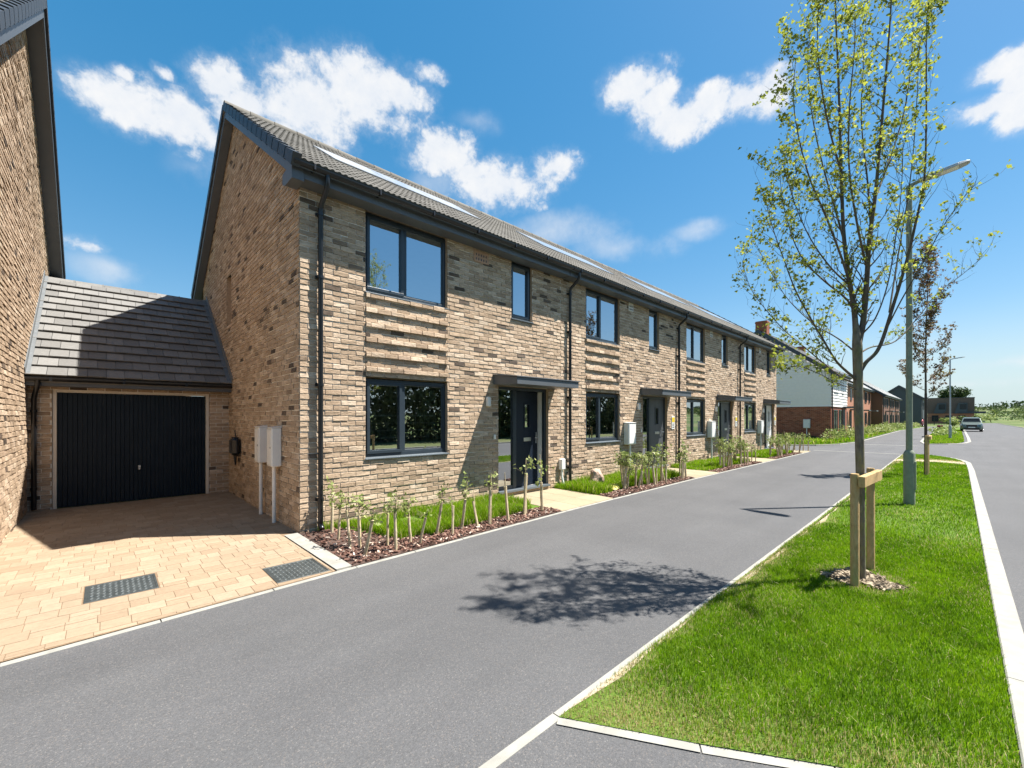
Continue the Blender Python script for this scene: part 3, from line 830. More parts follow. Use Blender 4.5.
    # door set
    dx0,dx1=X0+3.63,X0+5.10; z0,z1=.14,2.205; y0,y1=F+.055,F+.125; w=.06; ps=dx0+.50
    fm=MB()
    fm.box(dx0,dx1,y0,y1,z1-w,z1); fm.box(dx0,dx0+w*.7,y0,y1,z0,z1-w); fm.box(dx1-w,dx1,y0,y1,z0,z1-w); fm.box(ps-.045,ps+.045,y0-.01,y1,z0,z1-w)
    fm.box(dx0+w*.7,ps-.045,y0,y1,z0,z0+.07)
    fr=fm.build('door_frame',M['frame'],t,.004)
    p=MB(); p.face([(dx0+.04,F+.085,z0+.06),(ps-.04,F+.085,z0+.06),(ps-.04,F+.085,z1-.05),(dx0+.04,F+.085,z1-.05)]); p.build('sidelight',M['glass'],fr)
    th=MB(); th.box(dx0-.01,dx1+.01,F-.06,F+.15,z0-.045,z0-.002); th.build('threshold',M['sill'],fr,.003)
    stp=MB(); stp.box(dx0+.01,dx1-.01,F-.005,F+.12,-.02,z0-.047,.5,0); stp.build('door_step',M['brick'],t)
    # leaf about its left hinge
    lw=dx1-w-(ps+.045)-.008; lh=z1-w-z0-.01; a=math.radians(door_open)
    leaf=MB(); leaf.box(.01,.01+.20*lw*1.35,0,.044,0,lh); 
    gx0_,gx1_=.40*lw,.60*lw; gz0,gz1=.62*lh,.86*lh
    leaf=MB(); leaf.box(.004,gx0_,0,.044,0,lh); leaf.box(gx1_,lw,0,.044,0,lh); leaf.box(gx0_,gx1_,0,.044,0,gz0); leaf.box(gx0_,gx1_,0,.044,gz1,lh)
    for q in ((gx0_-.03,gx1_+.03,gz0-.03,gz0),(gx0_-.03,gx1_+.03,gz1,gz1+.03),(gx0_-.03,gx0_,gz0,gz1),(gx1_,gx1_+.03,gz0,gz1)): leaf.box(q[0],q[1],-.012,.01,q[2],q[3])
    d=leaf.build('door',door_mat,t,.003); d.location=(ps+.048,F+.075,z0+.006); d.rotation_euler=(0,0,a)
    if door_open: d['label']='navy door standing ajar'
    p=MB(); p.face([(gx0_,.02,gz0),(gx1_,.02,gz0),(gx1_,.02,gz1),(gx0_,.02,gz1)]); p.build('door_light',M['glass'],d)
    p=MB(); p.bevbox(.34*lw,.66*lw,-.016,0,.47*lh,.51*lh,.003); p.build('letter_plate',M['steel'],d)
    hx=lw-.07 if not door_open else lw-.07
    p=MB(); p.bevbox(hx-.018,hx+.018,-.012,0,.44*lh,.56*lh,.003); p.tube([(hx,-.012,.50*lh),(hx,-.05,.50*lh),(hx-.03,-.055,.50*lh),(hx-.12,-.055,.50*lh)],.009,8); p.build('handle',M['steel'],d)
    jm=MB(); jm.box(dx1-w-.012,dx1-w-.002,F+.128,F+.27,z0,z1-w); jm.build('door_jamb',M['white'],t)
    # small fittings on the brickwork
    v=MB(); vx=X0+(3.02 if first else 2.86)
    v.bevbox(vx,vx+(.36 if first else .24),F-.022,F+.0,4.50,4.71 if first else 4.73,.003)
    for i in range(5 if first else 4):
        for j in range(2): v.box(vx+.04+i*(.06 if first else .045),vx+.06+i*(.06 if first else .045),F-.026,F-.02,4.53+j*.08,4.57+j*.08,.1,1)
    v.build('air_vent',[M['terracotta'] if first else M['cream'],M['black']],t)
    l=MB(); l.bevbox(X0+3.30,X0+3.38,F-.09,F-.012,1.80,1.98,.012); l.build('porch_light',M['white'],t)
    l=MB(); l.bevbox(X0+3.50,X0+3.55,F-.035,F-.012,1.17,1.26,.005); l.build('doorbell',M['white'],t)
    if k==0:
        ho=MB(); ho.bevbox(X0+5.44,X0+5.58,F-.11,F-.012,.42,.66,.012); ho.build('hose_box',M['white'],t)
        h2=MB(); h2.tube([(X0+5.5,F-.06,.43),(X0+5.5,F-.065,.25),(X0+5.52,F-.09,.10),(X0+5.55,F-.12,.03)],.026,8); h2.build('waste_pipe',M['white'],t)
    return t,X0
M['terracotta']=simple('terracotta',(.46,.28,.18),.8,.1)
M['yellow']=simple('yellow_board',(.72,.52,.02),.5,.05)
H=[house(0,'nearest brick terraced house, end gable beside the garage, navy front door ajar',M['door_navy'],11),
   house(1,'second brick terraced house, grey front door, a boulder in its bed',M['door_grey']),
   house(2,'third brick terraced house, grey door between two yellow topped wall signs',M['door_grey']),
   house(3,'last brick terraced house of the row, with a white front door',M['door_white'])]
def rake(t,x0,x1,sgn):
    """barge boards, verge caps on a gable; x0<x1 span of the overhang, sgn -1 faces -X"""
    mb=MB()
    yb,zb=EY+.075,0
    lo=.245
    for s in (0,1):
        def Y(y): return y if s==0 else 2*RY-y
        poly=[(Y(EY+.075),zt(EY+.075)-.085),(Y(RY),RZ-.085),(Y(RY),RZ-lo),(Y(EY+.075),zt(EY+.075)-lo)]
        mb.prism(poly if s==0 else poly[::-1],'x',x0+.022,x1-.022)
    mb.prism([(EY+.06,4.69),(EY+.06,4.88),(F+.12,4.88),(F+.12,4.74),(F,4.69)],'x',x0+.018,x1-.03)
    mb.build('bargeboard',M['fascia'],t)
    vm=MB(); n=15; ln=math.hypot(RY-EY,RZ-EZ); cs=(RY-EY)/ln; sn=(RZ-EZ)/ln
    for s in (0,1):
        for j in range(n):
            a=j*ln/n-.02; b=(j+1)*ln/n+.01
            def P(q,o):
                y=EY-.03+q*cs-o*sn; z=EZ-.02+q*sn+o*cs
                return (y if s==0 else 2*RY-y, z)
            poly=[P(a,-.09),P(b,-.075),P(b,.055),P(a,.072)]
            vm.prism(poly if s==0 else poly[::-1],'x',x0-.012 if sgn<0 else x1-.10,x0+.10 if sgn<0 else x1+.012)
    vm.build('verge_cap',M['verge'],t)
rake(H[0][0],GX-.20,GX,-1); rake(H[3][0],GX+4*PW,GX+4*PW+.20,1)
# staircase inside the nearest house
st=MB()
for i in range(11):
    st.box(5.9-i*.23,6.13-i*.23,8.3,9.2,.13+i*.0,.13+.2*(i+1) if i<11 else 2.4)
for i in range(22):
    x=6.1-i*.115; z=.2+.2*(i*.5+1); st.box(x-.012,x+.012,8.26,8.285,z,z+.85,.5,1)
st.prism([(6.2,1.10),(3.6,3.36),(3.6,3.42),(6.2,1.17)],'y',8.245,8.30,.5,1)
st.build('staircase',[M['room'],M['white']],H[0][0])
rl=MB()
for z in (1.62,1.50,1.38,1.26): rl.tube([(2.95,6.42,z),(4.25,6.42,z)],.011 if z>1.6 else .006,6)
rl.build('window_rail',M['white'],H[0][0])

# wall signs and meter boxes
def meter_box(label,loc,rz,w=.19,d=.17):
    t=thing('meter_box',label,'meter box',loc,rz,'white meter boxes on posts')
    c=MB(); e=w+.008; y=-d-.012; c.bevbox(-w,w,-d,-.012,.85,1.43,.012); c.hexa([(-e,y,1.431),(e,y,1.431),(e,-.012,1.431),(-e,-.012,1.431)],[(-e,y,1.437),(e,y,1.437),(e,-.012,1.45),(-e,-.012,1.45)]); c.build('cabinet',M['white'],t,.003)
    dr=MB(); dr.bevbox(-w+.025,w-.025,-d-.008,-d-.001,.88,1.40,.003); dr.build('door',M['white'],t); lk=MB(); lk.bevbox(w-.055,w-.035,-d-.012,-d-.007,1.12,1.15,.002); lk.build('lock',M['black'],t)
    p=MB(); p.tube([(.0,-d*.5-.01,0),(.0,-d*.5-.01,.86)],.028,10); p.build('post',M['white'],t)
    return t
meter_box('white meter box on a post on the gable wall, nearer the garage',(GX,7.86,0.01),-PI/2,.125,.14)
meter_box('white meter box on a post on the gable wall, nearer the house corner',(GX,7.09,0.01),-PI/2,.125,.15)
for k,lab in ((1,'white meter box on a post left of the first grey front door'),(2,'white meter box on a post left of the second grey front door'),(3,'white meter box on a post left of the white front door')):
    meter_box(lab,(GX+PW*k+2.80,F,0.01),0)
for k,lab in ((1,'white wall sign with a yellow top beside the first grey front door'),(2,'white wall sign with a yellow top beside the second grey front door'),(3,'white wall sign with a yellow top beside the white front door')):
    x=GX+PW*k+(5.47 if k<3 else 5.25)
    t=thing('wall_sign',lab,'sign',(x,F,1.22),0,'plot signs beside the front doors')
    b=MB(); b.bevbox(-.1,.1,-.03,-.012,0,.40,.004); b.build('board',M['white'],t)
    b=MB(); b.box(-.085,.085,-.034,-.0295,.22,.37); b.build('yellow_panel',M['yellow'],t)
    b=MB()
    for j in range(3): b.box(-.06,.06-.03*(j%2),-.034,-.0295,.05+j*.05,.068+j*.05)
    b.build('lettering',M['black'],t)
# charger on the gable wall
t=thing('ev_charger','small black car charging point on the gable wall near the garage','car charger',(GX,9.75,1.03),-PI/2)
b=MB(); b.bevbox(-.19,.19,-.16,-.012,-.19,.18,.06); b.build('housing',M['black'],t,.01)
b=MB(); b.tube([(.08,-.08,-.16),(.09,-.09,-.3),(.02,-.08,-.36),(-.02,-.08,-.30),(-.02,-.1,-.16)],.014,8); b.tube([(-.2,-.05,.3),(-.19,-.04,.2),(-.1,-.04,.14)],.012,6); b.build('cable',M['black'],t)

# ------------------------------------------------------------------ garage
GF=10.75; LX=-.95
def garage():
    t=thing('garage','low brick garage with dark up and over door, linking the two houses','garage')
    mb=MB()
    brickwall(mb,(0,GF,0),(1,0,0),(0,-1,0),LX+.0,GX,-.03,2.3,[(-.66,1.57,-.1,2.10)],None,None,seed=5)
    for x,s in((-.66,1),(1.57,-1)):
        q=[(x,GF-.006,0),(x,GF+.25,0),(x,GF+.25,2.1),(x,GF-.006,2.1)]; mb.face(q if s<0 else q[::-1],.5,0)
    mb.face([(-.66,GF,2.1),(-.66,GF+.25,2.1),(1.57,GF+.25,2.1),(1.57,GF,2.1)],.5,0)
    mb.face([(LX,16.3,0),(LX,16.3,2.3),(GX,16.3,2.3),(GX,16.3,0)],.5,0)
    mb.build('wall',[M['brick'],M['mortar']],t)
    fr=MB(); fr.box(-.655,-.605,GF+.02,GF+.10,.0,2.095); fr.box(1.515,1.565,GF+.02,GF+.10,.0,2.095); fr.box(-.605,1.515,GF+.02,GF+.10,2.03,2.095)
    fr.build('door_frame',M['cream'],t,.004)
    d=MB(); x=-.60; n=34; w=2.11/n
    for i in range(n):
        a=x+i*w
        y0=GF+.06
        if i%2==0: d.hexa([(a,y0+.012,.02),(a+w,y0+.012,.02),(a+w,y0+.04,.02),(a,y0+.04,.02)],[(a,y0+.012,2.025),(a+w,y0+.012,2.025),(a+w,y0+.04,2.025),(a,y0+.04,2.025)])
        else: d.hexa([(a+.006,y0,.02),(a+w-.006,y0,.02),(a+w,y0+.04,.02),(a,y0+.04,.02)],[(a+.006,y0,2.025),(a+w-.006,y0,2.025),(a+w,y0+.04,2.025),(a,y0+.04,2.025)])
    dd=d.build('garage_door',M['garage_door'],t)
    h=MB(); h.bevbox(.455,.495,GF+.035,GF+.06,.60,.68,.005); h.tube([(.475,GF+.04,.64),(.475,GF+.005,.64),(.475,GF+.005,.60)],.009,8); h.build('handle',M['steel'],dd)
    # roof
    ey,ez,ry=10.42,2.275,13.55; sl=.74; rz=ez+sl*(ry-ey); ln=math.hypot(ry-ey,rz-ez); cs=(ry-ey)/ln; sn=(rz-ez)/ln
    rm=MB(); rm.prism([(ey,ez-.02),(ry,rz-.02),(2*ry-ey,ez-.02),(2*ry-ey,ez-.1),(ry,rz-.1),(ey+.05,ez-.1)],'x',LX+.005,GX-.005,.4)
    R=random.Random(9); n=13; stp=ln/n; W=.24
    for j in range(n):
        s0=j*stp-.03; s1=s0+stp+.06
        x=LX+.01-(W/2 if j%2 else 0)
        while x<GX-.02:
            a=max(x,LX+.01)+.003; b=min(x+W,GX-.01)-.003; x+=W
            if b-a<.03: continue
            o0=.058+R.uniform(-.005,.006); o1=.012; tk=.020; e=R.uniform(-.004,.004)
            def P(xx,s,o): return (xx,ey+s*cs-o*sn,ez+s*sn+o*cs)
            rm.hexa([P(a,s0+e,o0-tk),P(b,s0+e,o0-tk),P(b,s1,o1-tk),P(a,s1,o1-tk)],[P(a,s0+e,o0),P(b,s0+e,o0+R.uniform(-.002,.002)),P(b,s1,o1),P(a,s1,o1)],R.random())
    x=LX+.02
    while x<GX-.05:
        xe=min(x+.46,GX-.02); rm.prism([(ry-.13,rz-.085),(ry-.02,rz+.035),(ry+.02,rz+.035),(ry+.13,rz-.085),(ry+.10,rz-.10),(ry,rz-.01),(ry-.10,rz-.10)],'x',x+.003,xe-.003,R.random()); 
        rm.prism([(ry-.135,rz-.085),(ry-.02,rz+.043),(ry+.02,rz+.043),(ry+.135,rz-.085),(ry,rz)],'x',xe-.03,xe-.004,.2); x=xe
    rm.build('roof',M['tile_flat'],t)
    for (xa,xb) in ((LX+.012,LX+.07),(GX-.10,GX-.012)):
        fl=MB()
        def P(xx,s,o): return (xx,ey+s*cs-o*sn,ez+s*sn+o*cs)
        wallx=LX+.012 if xa<0 else GX-.012
        fl.hexa([P(xa,-.02,.042),P(xb,-.02,.042),P(xb,ln,.042),P(xa,ln,.042)],[P(xa,-.02,.055),P(xb,-.02,.055),P(xb,ln,.055),P(xa,ln,.055)])
        w0=wallx if xa<0 else wallx-.012
        fl.hexa([P(w0,-.02,.056),P(w0+.012,-.02,.056),P(w0+.012,ln,.056),P(w0,ln,.056)],[P(w0,-.02,.17),P(w0+.012,-.02,.17),P(w0+.012,ln,.17),P(w0,ln,.17)])
        fl.build('flashing',M['lead'],t)
    fa=MB(); fa.box(LX+.005,GX-.005,10.475,GF-.012,2.12,2.25); fa.build('fascia',M['fascia'],t)
    gm=MB(); pr=[(10.425+math.cos(a)*.055,2.252+math.sin(a)*.058) for a in np.linspace(PI,2*PI,9)]+[(10.425+math.cos(a)*.049,2.254+math.sin(a)*.052) for a in np.linspace(2*PI,PI,9)]
    gm.prism(pr,'x',LX+.004,GX-.004); 
    x=LX+.3
    while x<GX: gm.box(x-.015,x+.015,10.365,10.48,2.195,2.262); x+=.9
    gm.build('gutter',M['black'],t)
    p=MB(); p.tube([(-.80,10.425,2.22),(-.80,10.425,2.12),(-.84,10.60,2.00),(-.86,10.67,1.9),(-.86,10.67,.05)],.034,10)
    for z in (.4,1.7): p.tube([(-.86,10.67,z-.02),(-.86,10.67,z+.02)],.043,10)
    p.build('downpipe',M['black'],t)
def mk_gdoor():
    m,nt=newmat('garage_paint'); co=objco(nt)
    c=ramp(nt,noise(nt,co,3,4),[(.3,(.007,.014,.023)),(.7,(.011,.020,.031))])
    return finish(m,nt,c,.5,bump(nt,noise(nt,co,90,3),.06,.002),0,.2)
M['garage_door']=mk_gdoor(); garage()

# ------------------------------------------------------------------ neighbouring house on the left
def left_house():
    t=thing('brick_house','tall sunlit brick gable house at the left edge, dark boarded roof edge','house')
    yf,yb,ry,rz,sl=6.1,14.6,10.38,8.47,.745
    def z_(y): return rz-sl*abs(y-ry)
    def lim(z):
        d=(rz-.19-z)/sl; a=max(yf,ry-d); b=min(yb,ry+d)
        return (a,b) if b>a else (ry,ry)
    mb=MB(); brickwall(mb,(LX,0,0),(0,1,0),(1,0,0),yf,yb,-.03,8.25,[],lim,None,seed=55)
    brickwall(mb,(0,yf,0),(1,0,0),(0,-1,0),-7.2,LX,-.03,4.84,[(-5.6,-4.1,.975,2.2),(-5.6,-4.1,3.51,4.7),(-2.6,-2.0,3.6,4.7),(-3.2,-1.75,0,2.2)],None,None,seed=56)
    mb.face([(-7.2,yf,0),(-7.2,yf,4.8),(-7.2,ry,8.2),(-7.2,yb,4.8),(-7.2,yb,0)],.5,0); mb.face([(LX,yb,0),(-7.2,yb,0),(-7.2,yb,4.75),(LX,yb,4.75)],.5,0)
    mb.build('wall',[M['brick'],M['mortar']],t)
    global F
    f0=F; F=yf
    for q in ((-5.6,-4.1,.985,2.19,.44),(-5.6,-4.1,3.515,4.665,.46),(-2.6,-2.0,3.6,4.69,None)): window(t,*q)
    F=f0
    d=MB(); d.box(-3.2,-1.75,yf+.06,yf+.11,0,2.2); d.build('door',M['door_grey'],t)
    d=MB(); d.face([(-7.1,yf+.6,0),(LX-.1,yf+.6,0),(LX-.1,yf+.6,4.7),(-7.1,yf+.6,4.7)]); d.build('room',M['room'],t)
    x1=LX+.245
    rm=MB(); e0,e1=5.72,15.04
    rm.prism([(e0,z_(e0)),(ry,rz),(e1,z_(e1)),(e1,z_(e1)-.09),(ry,rz-.09),(e0,z_(e0)-.09)],'x',-7.4,x1-.02,.5)
    R=random.Random(3)
    ln=math.hypot(ry-e0,rz-z_(e0)); cs=(ry-e0)/ln; sn=(rz-z_(e0))/ln; n=16
    for s in (0,1):
        for j in range(n):
            a=j*ln/n-.02; b=a+ln/n+.03; x=-7.4
            def P(xx,q,o):
                y=e0+q*cs-o*sn; z=z_(e0)+q*sn+o*cs; return (xx,y if s==0 else 2*ry-y,z)
            while x<x1-.05:
                xe=min(x+.3,x1); f=[P(x+.002,a,.036),P(xe-.002,a,.036),P(xe-.002,b,.012),P(x+.002,b,.012)]; rm.face(f if s==0 else f[::-1],R.random())
                g2=[P(x,a,.0),P(xe,a,.0),P(xe,a,.036),P(x,a,.036)]; rm.face(g2 if s==0 else g2[::-1],.2); x=xe
    rm.build('roof',M['tile_flat'],t)
    bb=MB()
    for s in (0,1):
        Y=lambda y: y if s==0 else 2*ry-y
        yy=e0+.05
        poly=[(Y(yy),z_(yy)-.092),(Y(ry),rz-.092),(Y(ry),rz-.30),(Y(yy),z_(yy)-.30)]
        bb.prism(poly if s==0 else poly[::-1],'x',x1-.05,x1-.022)
        poly=[(Y(yy),z_(yy)-.27),(Y(ry),rz-.27),(Y(ry),rz-.288),(Y(yy),z_(yy)-.288)]
        bb.prism(poly if s==0 else poly[::-1],'x',LX-.0,x1-.051)
    bb.build('bargeboard',M['soffit'],t)
    vm=MB()
    for s in (0,1):
        for j in range(n):
            a=j*ln/n-.02; b=(j+1)*ln/n+.012
            def P(q,o):
                y=e0+q*cs-o*sn; z=z_(e0)+q*sn+o*cs; return (y if s==0 else 2*ry-y,z)
            poly=[P(a,-.10),P(b,-.085),P(b,.045),P(a,.062)]; vm.prism(poly if s==0 else poly[::-1],'x',x1-.06,x1+.012)
    vm.build('verge_cap',M['verge'],t)
    eb=MB(); eb.box(-7.4,x1-.03,14.62,14.98,4.66,4.86); eb.box(-7.4,x1-.03,5.78,6.08,4.66,4.86); eb.build('fascia',M['soffit'],t)
    gt=MB(); gt.tube([(-7.4,15.06,4.90),(x1-.02,15.06,4.90)],.055,10); gt.build('gutter',M['black'],t)
left_house()

# ------------------------------------------------------------------ street lamps
def lamp(loc,label,mat):
    t=thing('street_lamp',label,'street lamp',loc,0,'street lamps along the verge')
    b=MB(); b.tube([(0,0,-.02),(0,0,.93),(0,0,.965),(0,0,1.0)],[.082,.082,.072,.048],20); b.build('base',mat,t)
    d=MB(); d.tube([(-.02,-.072,.30),(-.02,-.072,.78)],.022,8); 
    d=MB(); d.bevbox(-.045,.045,-.092,-.06,.28,.80,.006); d.build('access_door',mat,t)
    p=MB(); p.tube([(0,0,.98),(0,0,3.3),(0,0,5.72),(0,0,5.80)],[.047,.045,.042,.040],16); p.tube([(0,0,2.30),(0,0,2.33)],.0485,16); p.tube([(0,0,1.98),(0,0,2.0)],.0485,16); p.build('pole',mat,t)
    a=MB(); a.tube([(0,0,5.72),(0,-.03,5.80),(0,-.14,5.83)],[.034,.034,.03],10); a.build('bracket',mat,t)
    h=MB()
    sec=[(-.10,.045,.035),(-.16,.075,.045),(-.30,.10,.05),(-.62,.105,.045),(-.72,.085,.03),(-.755,.05,.018)]
    for (ya,wa,ha),(yb_,wb,hb) in zip(sec,sec[1:]):
        za=5.83+(-ya-.1)*.13; zb=5.83+(-yb_-.1)*.13
        h.hexa([(-wa,ya,za-ha*.5),(wa,ya,za-ha*.5),(wb,yb_,zb-hb*.5),(-wb,yb_,zb-hb*.5)][::-1],[(-wa*.75,ya,za+ha*.7),(wa*.75,ya,za+ha*.7),(wb*.75,yb_,zb+hb*.7),(-wb*.75,yb_,zb+hb*.7)][::-1])
    hd=h.build('lantern',M['lantern'],t,.006)
    l=MB(); l.hexa([(-.07,-.62,5.873),(.07,-.62,5.873),(.07,-.30,5.832),(-.07,-.30,5.832)],[(-.08,-.62,5.886),(.08,-.62,5.886),(.08,-.30,5.845),(-.08,-.30,5.845)]); l.build('lens',M['white'],hd)
    return t
M['lantern']=simple('lantern_grey',(.42,.43,.42),.4,.1)
lamp((10.55,.60,0),'tall grey green street lamp on the near verge behind the young tree',M['galv'])
lamp((44.6,.35,0),'street lamp on the small far verge island, pale against the sky',M['galv_pale'])

# ------------------------------------------------------------------ young trees
RIGHT=Vector((.7227,-.6912,0)); DEEP=Vector((.6912,.7227,0))
def catmull(P, n):
    P=[P[0]*2-P[1]]+P+[P[-1]*2-P[-2]]; out=[]
    for i in range(1,len(P)-2):
        for k in range(n):
            t=k/n; a,b,c,d=P[i-1],P[i],P[i+1],P[i+2]
            out.append(.5*((2*b)+(c-a)*t+(2*a-5*b+4*c-d)*t*t+(3*b-a-3*c+d)*t**3))
    out.append(P[-2]); return out
def leaf_faces(V,T,p,R,size,tint):
    d=Vector((R.gauss(0,1),R.gauss(0,1),R.gauss(0,.7)-.25)).normalized()
    s=d.cross(Vector((R.gauss(0,1),R.gauss(0,1),R.gauss(0,1)))).normalized()
    for ang,l in ((0,1),(.95,.72),(-.95,.72)):
        a=d*math.cos(ang)+s*math.sin(ang); b=d.cross(s).cross(a) if False else (s*math.cos(ang)-d*math.sin(ang))
        L_=size*l
        V+= [tuple(p),tuple(p+a*L_*.5+b*L_*.30),tuple(p+a*L_),tuple(p+a*L_*.5-b*L_*.30)]
        T.append(min(1,max(0,tint+R.uniform(-.08,.08))))
def young_tree(loc,label,limbs,trunk,bark,leafm,seed,leaf=.03,lpc=5,density=1.,twiglen=(.18,.5),tintr=(.15,1.),auto=0):
    R=random.Random(seed)
    t=thing('young_tree',label,'tree',loc)
    tw=MB(); wood=MB(); V=[];T=[]
    def pt(q): return RIGHT*q[0]+Vector((0,0,q[1]))+DEEP*(q[2] if len(q)>2 else 0)
    tp=catmull([pt(q) for q in trunk],5)
    r0,r1=trunk[0][3],trunk[-1][3]
    rr=[q[3] for q in trunk]; tw.tube(tp,[rr[min(i//5,len(rr)-2)]+(rr[min(i//5+1,len(rr)-1)]-rr[min(i//5,len(rr)-2)])*(i/5-min(i//5,len(rr)-2)) for i in range(len(tp))],14)
    def cluster(p,dens,n):
        base=R.uniform(*tintr)
        for _ in range(n):
            q=p+Vector((R.gauss(0,.026),R.gauss(0,.026),R.gauss(0,.022)))
            leaf_faces(V,T,q,R,leaf*R.uniform(.6,1.3),base*.7+.3*R.random())
    def twig(p,d,ln,r,lv,dens):
        pts=[p]; n=5; v=d.copy()
        for i in range(n):
            v=(v+Vector((R.gauss(0,.16),R.gauss(0,.16),R.gauss(.07,.12)))).normalized()
            pts.append(pts[-1]+v*ln/n)
        wood.tube(pts,[r*(1-.8*i/n) for i in range(n+1)],5,cap=False)
        for i in range(1,n+1):
            if R.random()<dens*(.32+.55*i/n): cluster(pts[i],dens,R.randint(2,lpc))
            if lv>0 and R.random()<.42:
                twig(pts[i],(v+Vector((R.gauss(0,.6),R.gauss(0,.6),R.gauss(.1,.4)))).normalized(),ln*R.uniform(.35,.65),r*.55,lv-1,dens)
    for lb in limbs:
        P=[pt(q) for q in lb['p']]; C=catmull(P,7); n=len(C)
        ra,rb=lb['r']; rad=[ra+(rb-ra)*(i/(n-1))**.8 for i in range(n)]
        wood.tube(C,rad,8,cap=True)
        dl=lb.get('leaf',(.3,1.)); t0=lb.get('from',.2)
        for i in range(int(n*t0),n):
            f=i/(n-1); dn=(dl[0]+(dl[1]-dl[0])*f)*density
            for _ in range(lb.get('tw',1)):
                if R.random()<.85:
                    d=(C[min(i+1,n-1)]-C[i-1]).normalized()
                    o=Vector((R.gauss(0,1),R.gauss(0,1),R.gauss(0,.45)))
                    o=(o-d*o.dot(d)).normalized()
                    v=(d*.75+o*.7+Vector((0,0,.28))).normalized()
                    twig(C[i],v,R.uniform(*twiglen)*lb.get('ts',1),max(.0022,rad[i]*.35),1,dn)
        cluster(C[-1],1,lpc)
    tw.build('trunk',bark,t); wood.build('branch',M['branch'],t)
    np_mesh('crown',np.array(V),4,np.array(T),leafm,t)
    return t
def S(a,b,d=0):      # limb nodes: sideways and up from the foot of the trunk, spread in depth
    D=(4.132+d)/425.6; return ((a-512)*D-3.395,(417-b)*D+1.6,d)
trunk=[(0,-.03,0,.037),(-.003,.7,0,.035),(-.014,1.3,0,.036),(-.026,1.76,0,.037),(-.032,2.08,.0,.040),(-.038,2.30,0,.041),(-.046,2.44,0,.030),(-.052,2.56,0,.012)]
limbs=[
 dict(p=[S(857.2,362),S(856.6,342),S(855,312,.02),S(850,280,.05),S(844.5,237,.10),S(842,180,.14),S(840,110,.2),S(838,55,.22),S(836,5,.2),S(837,-12,.2)],r=(.031,.004),leaf=(.25,1.1),tw=1),
 dict(p=[S(857.6,362),S(859.2,343),S(864,320),S(867.4,280,-.03),S(870,240,-.05),S(876,194,-.04),S(880,150,0),S(886,80,.03),S(891,16,.04),S(892,-14,.05)],r=(.034,.004),leaf=(.1,1.1),tw=1),
 dict(p=[S(857.3,378),S(866,363,-.02),S(880,347,-.05),S(894.6,303,-.10),S(908,258,-.15),S(918,215,-.2),S(925,180,-.22),S(927,119,-.2),S(927,40,-.2),S(928,8,-.18)],r=(.021,.003),leaf=(.0,.8),tw=1,**{'from':.35}),
 dict(p=[S(858,380),S(848,372,-.05),S(836,360,-.12),S(824,340,-.18),S(811,318,-.22),S(796,290,-.25),S(784,258,-.25),S(774,230,-.22),S(766,200,-.2)],r=(.014,.0025),leaf=(.12,.62),tw=1),
 dict(p=[S(857,318,0),S(848,300,.1),S(824,280,.25),S(806,262,.35),S(794,240,.4),S(784,205,.42),S(780,172,.45)],r=(.012,.0025),leaf=(.05,.75),tw=1),
 dict(p=[S(853,292,0),S(843,260,-.1),S(826,215,-.22),S(811,180,-.3),S(800,140,-.32),S(794,100,-.3),S(796,60,-.3)],r=(.012,.0025),leaf=(.15,1.1),tw=1),
 dict(p=[S(857,384,0),S(842,377,.1),S(825,364,.2),S(806,348,.26),S(788,333,.3),S(770,314,.3),S(752,290,.3),S(744,268,.3)],r=(.009,.002),leaf=(.2,.6),tw=1),
 dict(p=[S(858,390,0),S(840,384,-.2),S(820,374,-.35),S(798,366,-.42),S(780,371,-.45)],r=(.005,.0015),leaf=(.15,.5),tw=1,ts=.4),
 dict(p=[S(862,352,0),S(872,347,.1),S(896,341,.2),S(918,318,.3),S(937,294,.35),S(962,275,.35),S(984,256,.35)],r=(.009,.0015),leaf=(.05,.14),tw=1,ts=.7),
 dict(p=[S(884,335,-.05),S(902,300,-.25),S(924,262,-.4),S(942,229,-.45),S(960,203,-.48),S(974,186,-.5)],r=(.007,.0015),leaf=(.02,.14),tw=1,ts=.6),
 dict(p=[S(846,245,.1),S(836,210,.3),S(822,160,.5),S(812,110,.55),S(808,60,.5),S(812,25,.5)],r=(.011,.0025),leaf=(.5,1.1),tw=1),
 dict(p=[S(868,270,-.02),S(858,225,-.25),S(850,170,-.4),S(850,110,-.45),S(855,50,-.45),S(856,12,-.42)],r=(.011,.0025),leaf=(.2,1.1),tw=1),
 dict(p=[S(875,200,-.04),S(890,160,.2),S(905,110,.35),S(912,60,.4),S(914,10,.4)],r=(.010,.0025),leaf=(.3,1.),tw=1),
 dict(p=[S(872,235,-.05),S(868,180,.15),S(862,120,.3),S(864,60,.35),S(868,0,.35)],r=(.010,.0025),leaf=(.4,1.1),tw=1),
 dict(p=[S(841,170,.14),S(828,120,-.05),S(820,70,-.15),S(818,25,-.15),S(822,-15,-.1)],r=(.009,.0025),leaf=(.6,1.2),tw=1),
 dict(p=[S(890,312,-.08),S(898,260,.1),S(908,200,.2),S(914,150,.2),S(918,90,.15),S(920,40,.1)],r=(.008,.002),leaf=(.05,.7),tw=1,**{'from':.3}),
 dict(p=[S(862,335,0),S(876,318,-.15),S(888,285,-.25),S(896,240,-.3),S(902,190,-.3),S(904,140,-.3)],r=(.008,.002),leaf=(.05,.6),tw=1,**{'from':.3}),
 dict(p=[S(856,352,0),S(838,338,.2),S(812,322,.45),S(786,296,.6),S(766,262,.65),S(752,236,.65)],r=(.008,.0018),leaf=(.08,.5),tw=1),
 dict(p=[S(850,285,.05),S(832,268,-.25),S(812,240,-.45),S(796,205,-.5),S(786,172,-.5)],r=(.009,.002),leaf=(.1,.8),tw=1),
]
